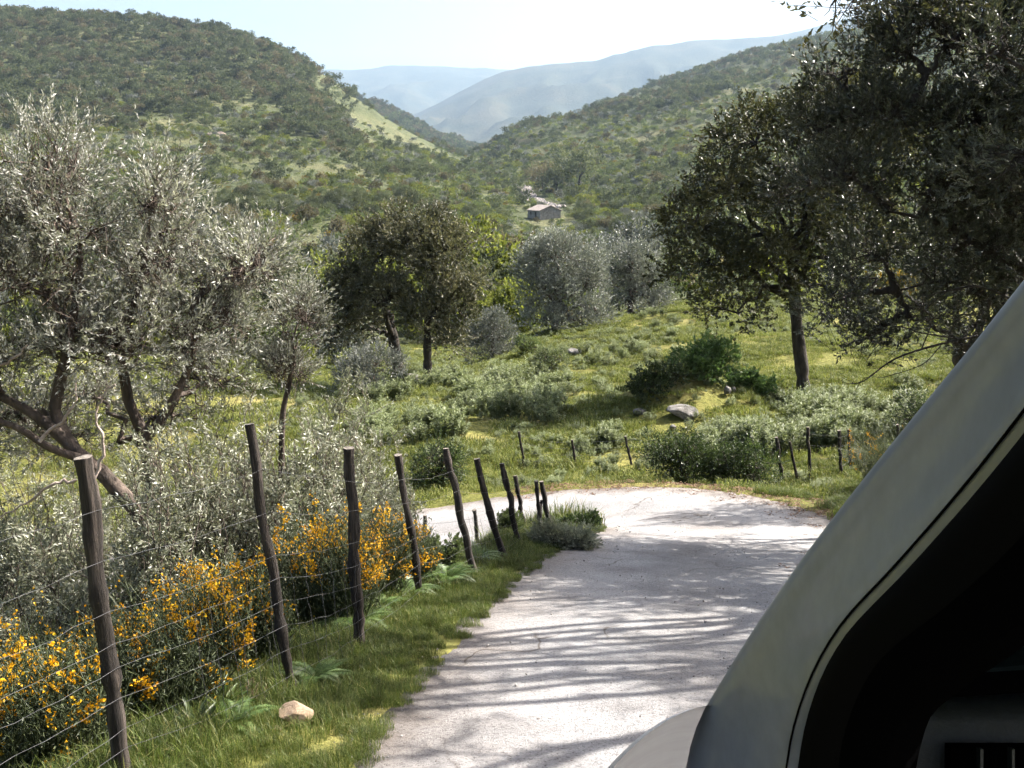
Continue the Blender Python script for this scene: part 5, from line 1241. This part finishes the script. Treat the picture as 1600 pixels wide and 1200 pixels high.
# rough growth on the bank below the fence and on the right bank
GR = [bpy.data.objects.new('%02d_rough_grass' % i, blades(950 + i, 300, 0.4, 0.34 + 0.06 * i, 0.012, M['grass'], 0.8)) for i in range(3)]
x = np.concatenate([rng.uniform(-13, 3, 3000), rng.uniform(4.5, 16, 2200)]); y = np.concatenate([rng.uniform(4, 20, 3000), rng.uniform(4, 26, 2200)])
sd, rz_, hl, hr = road_near(x, y); over = np.where(sd > 0, sd - hl, -sd - hr); z = H(x, y); px, py, f = project(x, y, z)
ok = (over > 0.35) & ((over > 2.3) | (sd < 0) | (y > 16)) & (px > -100) & (px < 1750)
x, y, z = x[ok], y[ok], z[ok]; n = len(x); rot = np.zeros((n, 3)); rot[:, 2] = rng.uniform(0, 6.28, n)
scatter('undergrowth', 'rough grass and weeds on the banks beside the road', np.stack([x, y, z], 1), rot, rng.uniform(0.6, 1.2, n) * np.where(y > 18, 0.45, 1.0), rng.integers(0, 3, n), GR)

# ------------------------------------------------------------------ gravel and dead leaves on the road
GP = [bpy.data.objects.new('%02d_pebble' % i, rock_mesh('pebble_shape', bumped('pebble_%d' % i, [(0.3, (0.10 + 0.1 * i, 0.085 + 0.09 * i, 0.075 + 0.085 * i)), (0.7, (0.2 + 0.14 * i, 0.18 + 0.14 * i, 0.17 + 0.13 * i))], 20, 0.3), 960 + i, 0.7, 1)) for i in range(3)]
x = rng.uniform(-2, 8, 26000); y = rng.uniform(3.5, 24, 26000)
sd, rz_, hl, hr = road_near(x, y); inside = (sd < hl + 0.15) & (-sd < hr + 0.3)
edge = np.minimum(hl - sd, hr + sd)
ok = inside & (rng.random(len(x)) < 0.07 + 0.5 * np.exp(-np.maximum(edge, 0) / 0.22) + 0.25 * (fbm(x / 1.2, y / 1.2, 97, 3) > 0.58))
x, y, rz_, sd, hr = x[ok], y[ok], rz_[ok], sd[ok], hr[ok]; n = len(x); u = np.abs(sd) / 1.9
scatter('gravel', 'loose grit and pebbles strewn over the road surface', np.stack([x, y, rz_ - 0.03 * np.minimum(u, 1) ** 2 + 0.004], 1), rng.uniform(0, 6.28, (n, 3)), rng.uniform(0.003, 0.011, n) * (1 + 0.8 * (rng.random(n) < 0.05)), rng.integers(0, 3, n), GP)
def litter_mesh(s):
    rg_ = np.random.default_rng(s); mb = MB(); n = 14
    p = np.stack([rg_.uniform(-0.12, 0.12, n), rg_.uniform(-0.12, 0.12, n), rg_.uniform(0.004, 0.02, n)], 1); a = rg_.uniform(0, 6.28, n)
    add_leaves(mb, p, np.stack([np.cos(a), np.sin(a), rg_.normal(0, 0.15, n)], 1), nrm(np.stack([rg_.normal(0, 0.3, n), rg_.normal(0, 0.3, n), np.ones(n)], 1)), 0.05, 0.024, rg_.random(n))
    return mb.mesh('litter', [M['litter']])
LP = [bpy.data.objects.new('%02d_leaf_litter' % i, litter_mesh(970 + i)) for i in range(3)]
x = rng.uniform(0, 9, 9000); y = rng.uniform(8, 26, 9000); sd, rz_, hl, hr = road_near(x, y)
d = -sd - hr
ok = (sd < 0) & (d > -1.0) & (d < 0.9) & (rng.random(len(x)) < np.exp(-np.maximum(-d, 0) / 0.35) * 0.7)
x, y, rz_ = x[ok], y[ok], rz_[ok]; d = d[ok]; n = len(x); z = np.where(d < 0, rz_ - 0.02, H(x, y) + 0.01); rot = np.zeros((n, 3)); rot[:, 2] = rng.uniform(0, 6.28, n)
scatter('leaf_litter', 'brown dead leaves gathered along the outer road edge', np.stack([x, y, z], 1), rot, rng.uniform(0.6, 1.2, n), rng.integers(0, 3, n), LP)

# ------------------------------------------------------------------ verge plants
def fern(label, px, Y, size, seed, nf=9):
    b = spot(px, Y); rg_ = np.random.default_rng(seed); root = thing('fern', b, label, 'fern', None)
    for i in range(nf):
        a = i * 6.28 / nf + rg_.normal(0, 0.25); L = size * rg_.uniform(0.7, 1.1); t = np.linspace(0, 1, 40)
        h = L * (1.05 * t - 0.75 * t * t) * rg_.uniform(0.7, 1.1); r = L * (0.25 * t + 0.6 * t * t)
        sp = np.stack([np.cos(a) * r, np.sin(a) * r, h], 1); mb = MB(); add_tube(mb, sp, np.linspace(0.004, 0.001, 40), 3, tint=0.5, cap=False)
        tg = nrm(np.gradient(sp, axis=0)); sd_ = nrm(np.cross(tg, np.array((0, 0, 1.0)) + 0 * tg)); nn = nrm(np.cross(sd_, tg))
        for s in (-1, 1):
            Lp = L * 0.2 * rg_.uniform(0.75, 1.1, 40) * np.sin(np.pi * np.clip(t * 0.9 + 0.1, 0, 1)) ** 0.8 + 0.01
            add_leaves(mb, sp[3:], nrm(sd_[3:] * s + tg[3:] * 0.35 - np.array((0, 0, 0.15))), nn[3:], Lp[3:], Lp[3:] * 0.14, np.clip(rg_.normal(0.5, 0.18, 37), 0, 1))
        mb.build('frond', M['fern'], root)
for k, (px, Y, s, lab) in enumerate([(640, 9.0, 0.5, 'bracken fern arching beside the fourth fence post'), (700, 9.7, 0.5, 'bracken fern drooping towards the road by the fifth post'), (590, 8.3, 0.42, 'bracken fern at the foot of the third post'),
                                   (495, 5.95, 0.33, 'small fern right of the second post'), (745, 11.2, 0.5, 'fern clump under the sixth fence post'), (370, 5.0, 0.3, 'fern frond in the bottom left verge'), (560, 7.6, 0.5, 'fern in the grass just beyond the third post')]):
    fern(lab, px, Y, s, 980 + k)
def rosette(label, px, Y, size, seed, n=16, mat='bush'):
    b = spot(px, Y); rg_ = np.random.default_rng(seed); root = thing('verge_plant', b, label, 'plant', None)
    for i in range(n):
        a = rg_.uniform(0, 6.28); L = size * rg_.uniform(0.6, 1.1); e = rg_.uniform(0.5, 1.3); mb = MB()
        t = np.linspace(0, 1, 6); r = L * t * math.cos(e) * (1 + 0.3 * t); h = L * (t * math.sin(e) - 0.25 * t * t); c = np.stack([np.cos(a) * r, np.sin(a) * r, h], 1); s = np.array((-math.sin(a), math.cos(a), 0)); w = size * 0.07 * np.sin(np.pi * np.clip(t * 0.85 + 0.1, 0, 1))
        v = np.vstack([c + s * w[:, None] + np.array((0, 0, 0.012)), c, c - s * w[:, None] + np.array((0, 0, 0.012))])
        mb.add(v, [(k, k + 1, 7 + k, 6 + k) for k in range(5)] + [(6 + k, 7 + k, 13 + k, 12 + k) for k in range(5)], 0, rg_.uniform(0.3, 1.0), True); mb.build('leaf', M[mat], root)
rosette('dark broad leaved plant at the bottom edge left of the tan rock', 305, 4.9, 0.25, 991, 22)
rosette('upright leaved plant beneath the netting near the nearest post', 345, 5.3, 0.28, 992, 18, 'fern')
b = spot(385, 5.5); root = thing('dry_plant', b, 'tangle of dry reddish stalks beside the tan rock', 'plant'); mb = MB(); rg_ = np.random.default_rng(994)
for i in range(130):
    d = nrm(runit(rg_, 1)[0] + np.array((0, 0, 0.6))); p0 = rg_.normal(0, 0.05, 3) * np.array((1, 1, 0.3)); add_tube(mb, path(p0, p0 + d * rg_.uniform(0.06, 0.17), rg_, 0.3, 4), 0.002, 3, tint=rg_.random(), cap=False)
mb.build('stalks', M['dry'], root)

# ------------------------------------------------------------------ the car the picture is taken from
def KP(px, py, d):
    """a point at depth d along the car's line of sight (the car noses downhill like the view)"""
    u = (px - 800) / FPX * d; v = (600 - py) / FPX * d
    return np.array((u, d * CP + v * SP, ZC - d * SP + v * CP))
def strip(mb, rows, mat=0, smooth=True):
    """rows: list of equal-length point lists"""
    V = np.array(rows); n, m, _ = V.shape; i = np.arange(n - 1)[:, None] * m; j = np.arange(m - 1)[None]
    mb.add(V.reshape(-1, 3), np.stack([i + j, i + j + 1, i + m + j + 1, i + m + j], -1).reshape(-1, 4), mat, None, smooth)
def interp_poly(pts, n):
    p = catmull(np.array(pts, float), 12); s = np.concatenate(([0], np.cumsum(np.linalg.norm(np.diff(p, axis=0), axis=1)))); q = np.linspace(0, s[-1], n)
    return np.stack([np.interp(q, s, p[:, k]) for k in range(p.shape[1])], 1)
car = thing('car', (0.9, 0.2, -0.1), 'silver car at the right, its windscreen pillar and dark door frame', 'car')
CO = np.array(car.location)
NS = 40
outer = interp_poly([(1760, 260, 0.50), (1600, 453, 0.60), (1533, 535, 0.65), (1457, 624, 0.71), (1369, 731, 0.78), (1280, 845, 0.86), (1198, 959, 0.95), (1134, 1054, 1.03), (1093, 1120, 1.09), (1070, 1200, 1.10), (1060, 1330, 1.08)], NS)
inner = interp_poly([(1760, 440, 0.47), (1600, 652, 0.57), (1508, 769, 0.64), (1407, 885, 0.71), (1331, 965, 0.77), (1293, 1020, 0.81), (1267, 1075, 0.85), (1248, 1137, 0.89), (1238, 1200, 0.93), (1230, 1270, 0.95), (1225, 1360, 0.96)], NS)
O3 = np.array([KP(*p) for p in outer]); I3 = np.array([KP(*p) for p in inner])
dirx = np.array((1.0, 0, 0)); fw = np.array((0, CP, -SP)); upv = np.array((0, SP, CP))
def across(t, bulge):
    return O3 + (I3 - O3) * t + bulge
nrm_l = nrm(np.cross(np.gradient(O3, axis=0), I3 - O3)); 
if nrm_l[5, 0] > 0: nrm_l = -nrm_l
prof = [(0.0, -0.012), (0.03, 0.002), (0.08, 0.008), (0.16, 0.011), (0.26, 0.011), (0.32, 0.007), (0.42, 0.003), (0.6, 0.001), (0.8, 0.0), (0.95, -0.001), (1.0, -0.006)]
silver = newmat('silver_paint'); m, t = silver
nz_ = noise(t, 30, 3, 0.6); rp = ramp(t, [(0.3, (0.135, 0.148, 0.178)), (0.7, (0.16, 0.175, 0.205))], nz_)
gn = N(t, 'ShaderNodeNewGeometry'); dust = ramp(t, [(0.35, (0.33, 0.33, 0.33)), (0.75, (0.40, 0.40, 0.40))], noise(t, 9, 6, 0.7, gn.outputs['Position']))
p_ = N(t, 'ShaderNodeBsdfPrincipled'); p_.inputs['Metallic'].default_value = 0.12; p_.inputs['Coat Weight'].default_value = 0.12; p_.inputs['Coat Roughness'].default_value = 0.08; p_.inputs['Specular IOR Level'].default_value = 0.3
t.links.new(rp.outputs[0], p_.inputs['Base Color']); t.links.new(dust.outputs[0], p_.inputs['Roughness']); o_ = N(t, 'ShaderNodeOutputMaterial'); t.links.new(p_.outputs[0], o_.inputs[0])
silver = m
black = plain('black_rubber', (0.0015, 0.0015, 0.0015), 0.8, 0, 0.02)
trim, _t = newmat('black_trim'); _d = N(_t, 'ShaderNodeBsdfDiffuse'); _d.inputs[0].default_value = (0.0012, 0.0012, 0.0013, 1); _o = N(_t, 'ShaderNodeOutputMaterial'); _t.links.new(_d.outputs[0], _o.inputs[0])
dashm = bumped('grey_dashboard', [(0.4, (0.008, 0.012, 0.0115)), (0.6, (0.012, 0.017, 0.0165))], 60, 0.35, 240, 0.5, dist=0.003, spec=0.4)
rows = [across(tt, nrm_l * bb_) - CO for tt, bb_ in prof]
back = (O3 + dirx * 0.10 + fw * 0.03) - CO
mb = MB(); strip(mb, [back, O3 + dirx * 0.02 + fw * 0.012 - nrm_l * 0.012 - CO] + rows); mb.build('windscreen_pillar', silver, car)
mb = MB(); g0 = O3[:-4] - nrm_l[:-4] * 0.004; add_tube(mb, g0 + dirx * 0.001 - CO, 0.0022, 6); mb.build('windscreen_rubber', black, car)
mb = MB(); add_tube(mb, across(0.95, nrm_l * 0.0)[:-1] - CO, 0.0010, 5); mb.build('panel_gap', black, car)
# rubber seal and inner frame
s1 = I3 - nrm_l * 0.006; s2 = I3 + dirx * 0.012 - fw * 0.02 - nrm_l * 0.010
mid_dirs = (I3 - O3) / np.linalg.norm(I3 - O3, axis=1, keepdims=True)
s3 = I3 + mid_dirs * 0.05 - nrm_l * 0.012; s4 = I3 + mid_dirs * 0.065 - nrm_l * 0.022; s5 = I3 + mid_dirs * 0.07 - nrm_l * 0.045
mb = MB(); strip(mb, [s1 - CO, I3 + mid_dirs * 0.012 + nrm_l * 0.002 - CO, I3 + mid_dirs * 0.03 + nrm_l * 0.001 - CO, s3 - CO]); mb.build('door_seal', black, car)
mb = MB(); strip(mb, [s3 - CO, s4 - CO, s5 - CO]); mb.build('door_frame', trim, car)
# inside of the pillar, windscreen edge, dashboard
inn = interp_poly([(1800, 800, 0.78), (1600, 978, 0.92), (1514, 1054, 1.0), (1445, 1110, 1.06), (1419, 1130, 1.08), (1412, 1200, 1.1), (1408, 1330, 1.1)], NS)
N3 = np.array([KP(*p) for p in inn])
mb = MB(); strip(mb, [s5 - CO, (s5 + N3) / 2 + dirx * 0.02 - CO, N3 - CO, N3 + fw * 0.12 + dirx * 0.02 - CO]); mb.build('pillar_trim', trim, car)
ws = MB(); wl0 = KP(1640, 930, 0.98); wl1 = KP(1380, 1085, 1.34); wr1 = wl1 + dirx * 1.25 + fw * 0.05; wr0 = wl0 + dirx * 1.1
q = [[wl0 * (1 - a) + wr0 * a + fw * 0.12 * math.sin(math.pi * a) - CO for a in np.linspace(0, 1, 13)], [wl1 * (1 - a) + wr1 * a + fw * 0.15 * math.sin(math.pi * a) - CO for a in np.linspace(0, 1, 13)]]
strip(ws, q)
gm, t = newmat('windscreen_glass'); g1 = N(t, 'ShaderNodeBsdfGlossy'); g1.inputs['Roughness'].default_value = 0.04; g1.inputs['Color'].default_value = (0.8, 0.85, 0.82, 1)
g2 = N(t, 'ShaderNodeBsdfTransparent'); g2.inputs[0].default_value = (0.05, 0.075, 0.066, 1); fr_ = N(t, 'ShaderNodeFresnel'); fr_.inputs[0].default_value = 1.5  # dark green tint stands in for trees reflected in the glass
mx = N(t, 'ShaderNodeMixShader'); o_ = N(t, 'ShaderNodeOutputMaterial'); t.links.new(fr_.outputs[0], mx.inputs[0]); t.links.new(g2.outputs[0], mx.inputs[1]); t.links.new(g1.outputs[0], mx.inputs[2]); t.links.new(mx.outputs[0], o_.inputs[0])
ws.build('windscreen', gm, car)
# dashboard: rolled top then face with vent
d0 = KP(1395, 1092, 1.33); dd_ = MB(); sec = []
for a in np.linspace(0, 1, 11):
    x0 = dirx * (1.3 * a)
    sec.append([KP(1345, 1035, 1.38) + x0 - CO, KP(1385, 1062, 1.22) + x0 - CO, KP(1405, 1080, 1.13) + x0 - CO, KP(1412, 1098, 1.09) + x0 - CO, KP(1414, 1130, 1.075) + x0 - CO, KP(1410, 1220, 1.07) + x0 - CO, KP(1400, 1420, 1.05) + x0 - CO])
strip(dd_, sec); dash = dd_.build('dashboard', dashm, car)
lip = MB(); a0 = KP(1480, 1072, 1.04); add_tube(lip, [a0 - CO, a0 + dirx * 0.5 + upv * 0.03 - CO, a0 + dirx * 1.0 + upv * 0.03 - CO], 0.012, 8); lip.build('dashboard_lip', trim, dash)
v0 = KP(1485, 1168, 1.045); vm = MB()
bx = np.array([v0, v0 + dirx * 0.10, v0 + dirx * 0.10 - upv * 0.07, v0 - upv * 0.07]); inb = bx + fw * 0.014
vm.add(np.vstack([bx, inb]) - CO, [(4, 5, 6, 7), (0, 1, 5, 4), (1, 2, 6, 5), (2, 3, 7, 6), (3, 0, 4, 7)]); vent = vm.build('air_vent', trim, car)
for k in range(2):
    sv = MB(); c = v0 + dirx * (0.033 + 0.033 * k) - upv * 0.002; h = upv * -0.066; w_ = dirx * 0.0015; dp = fw * 0.01
    sv.add(np.array([c - w_, c + w_, c + w_ + h, c - w_ + h, c - w_ + dp, c + w_ + dp, c + w_ + h + dp, c - w_ + h + dp]) - CO, [(0, 1, 2, 3), (4, 7, 6, 5), (0, 4, 5, 1), (1, 5, 6, 2), (2, 6, 7, 3), (3, 7, 4, 0)]); sv.build('slat', dashm, vent)
# wing and bonnet falling away in front, door below, roof above
wing = []
base_l = KP(1130, 1100, 1.04)
for t_ in np.linspace(0, 1, 18):
    c = base_l + fw * (0.95 * t_) - upv * (0.46 * t_ ** 1.1) + dirx * (0.12 * t_ ** 1.5)
    sec = [c + dirx * (-0.14 + 0.03 * t_) - upv * d_ - CO for d_ in (0.75, 0.5, 0.3, 0.2, 0.15)]
    for dx in (0.137, 0.13, 0.12, 0.105, 0.09, 0.075, 0.06, 0.045, 0.03, 0.015, 0.0): sec.append(c - dirx * dx - upv * (5.0 * dx * dx) - CO)
    sec += [c + dirx * 0.2 * k + upv * 0.012 * min(k, 3) - CO for k in range(1, 7)]
    wing.append(sec)
mb = MB(); strip(mb, wing); mb.build('bonnet', silver, car)
mb = MB(); dl = []
for p, q in zip(inner[-14:], I3[-14:]): pass
sill = [I3[k] - CO for k in range(26, NS)]
top_edge = KP(1235, 1330, 0.95)
door = [[np.array((0.16, 1.02 - 1.3 * s, ZC - 0.62 - 0.25 * (1.02 - 1.3 * s) * 0.8)) - np.array((0.05 * math.sin(math.pi * d_), 0, d_ * 0.75)) - CO for d_ in np.linspace(0, 1, 8)] for s in np.linspace(0, 1, 8)]
strip(mb, door); mb.build('door', silver, car)
mb = MB(); r0 = KP(1760, 260, 0.50); rf = [[r0 + dirx * (0.02 + 1.2 * a) - np.array((0, 1, 0)) * (1.3 * s) + np.array((0, 0, 1)) * (0.05 * math.sin(math.pi * a) + 0.28 * s + 0.02) - CO for a in np.linspace(0, 1, 9)] for s in np.linspace(0, 1, 9)]
strip(mb, rf); mb.build('roof', silver, car)

# ------------------------------------------------------------------ haze
hz = MB(); x0, x1, y0, y1, z0, z1 = -9000, 9000, -400, 12500, -420, 1500
hz.add([(x0, y0, z0), (x1, y0, z0), (x1, y1, z0), (x0, y1, z0), (x0, y0, z1), (x1, y0, z1), (x1, y1, z1), (x0, y1, z1)], [(3, 2, 1, 0), (4, 5, 6, 7), (0, 1, 5, 4), (1, 2, 6, 5), (2, 3, 7, 6), (3, 0, 4, 7)])
hm, t = newmat('haze_air'); pv = N(t, 'ShaderNodeVolumePrincipled'); pv.inputs['Color'].default_value = (0.54, 0.75, 1.0, 1); pv.inputs['Density'].default_value = 0.00007; pv.inputs['Anisotropy'].default_value = 0.25
o_ = N(t, 'ShaderNodeOutputMaterial'); t.links.new(pv.outputs[0], o_.inputs['Volume'])
tag(hz.build('haze', hm), 'pale morning haze filling the valley', None, None, 'stuff')
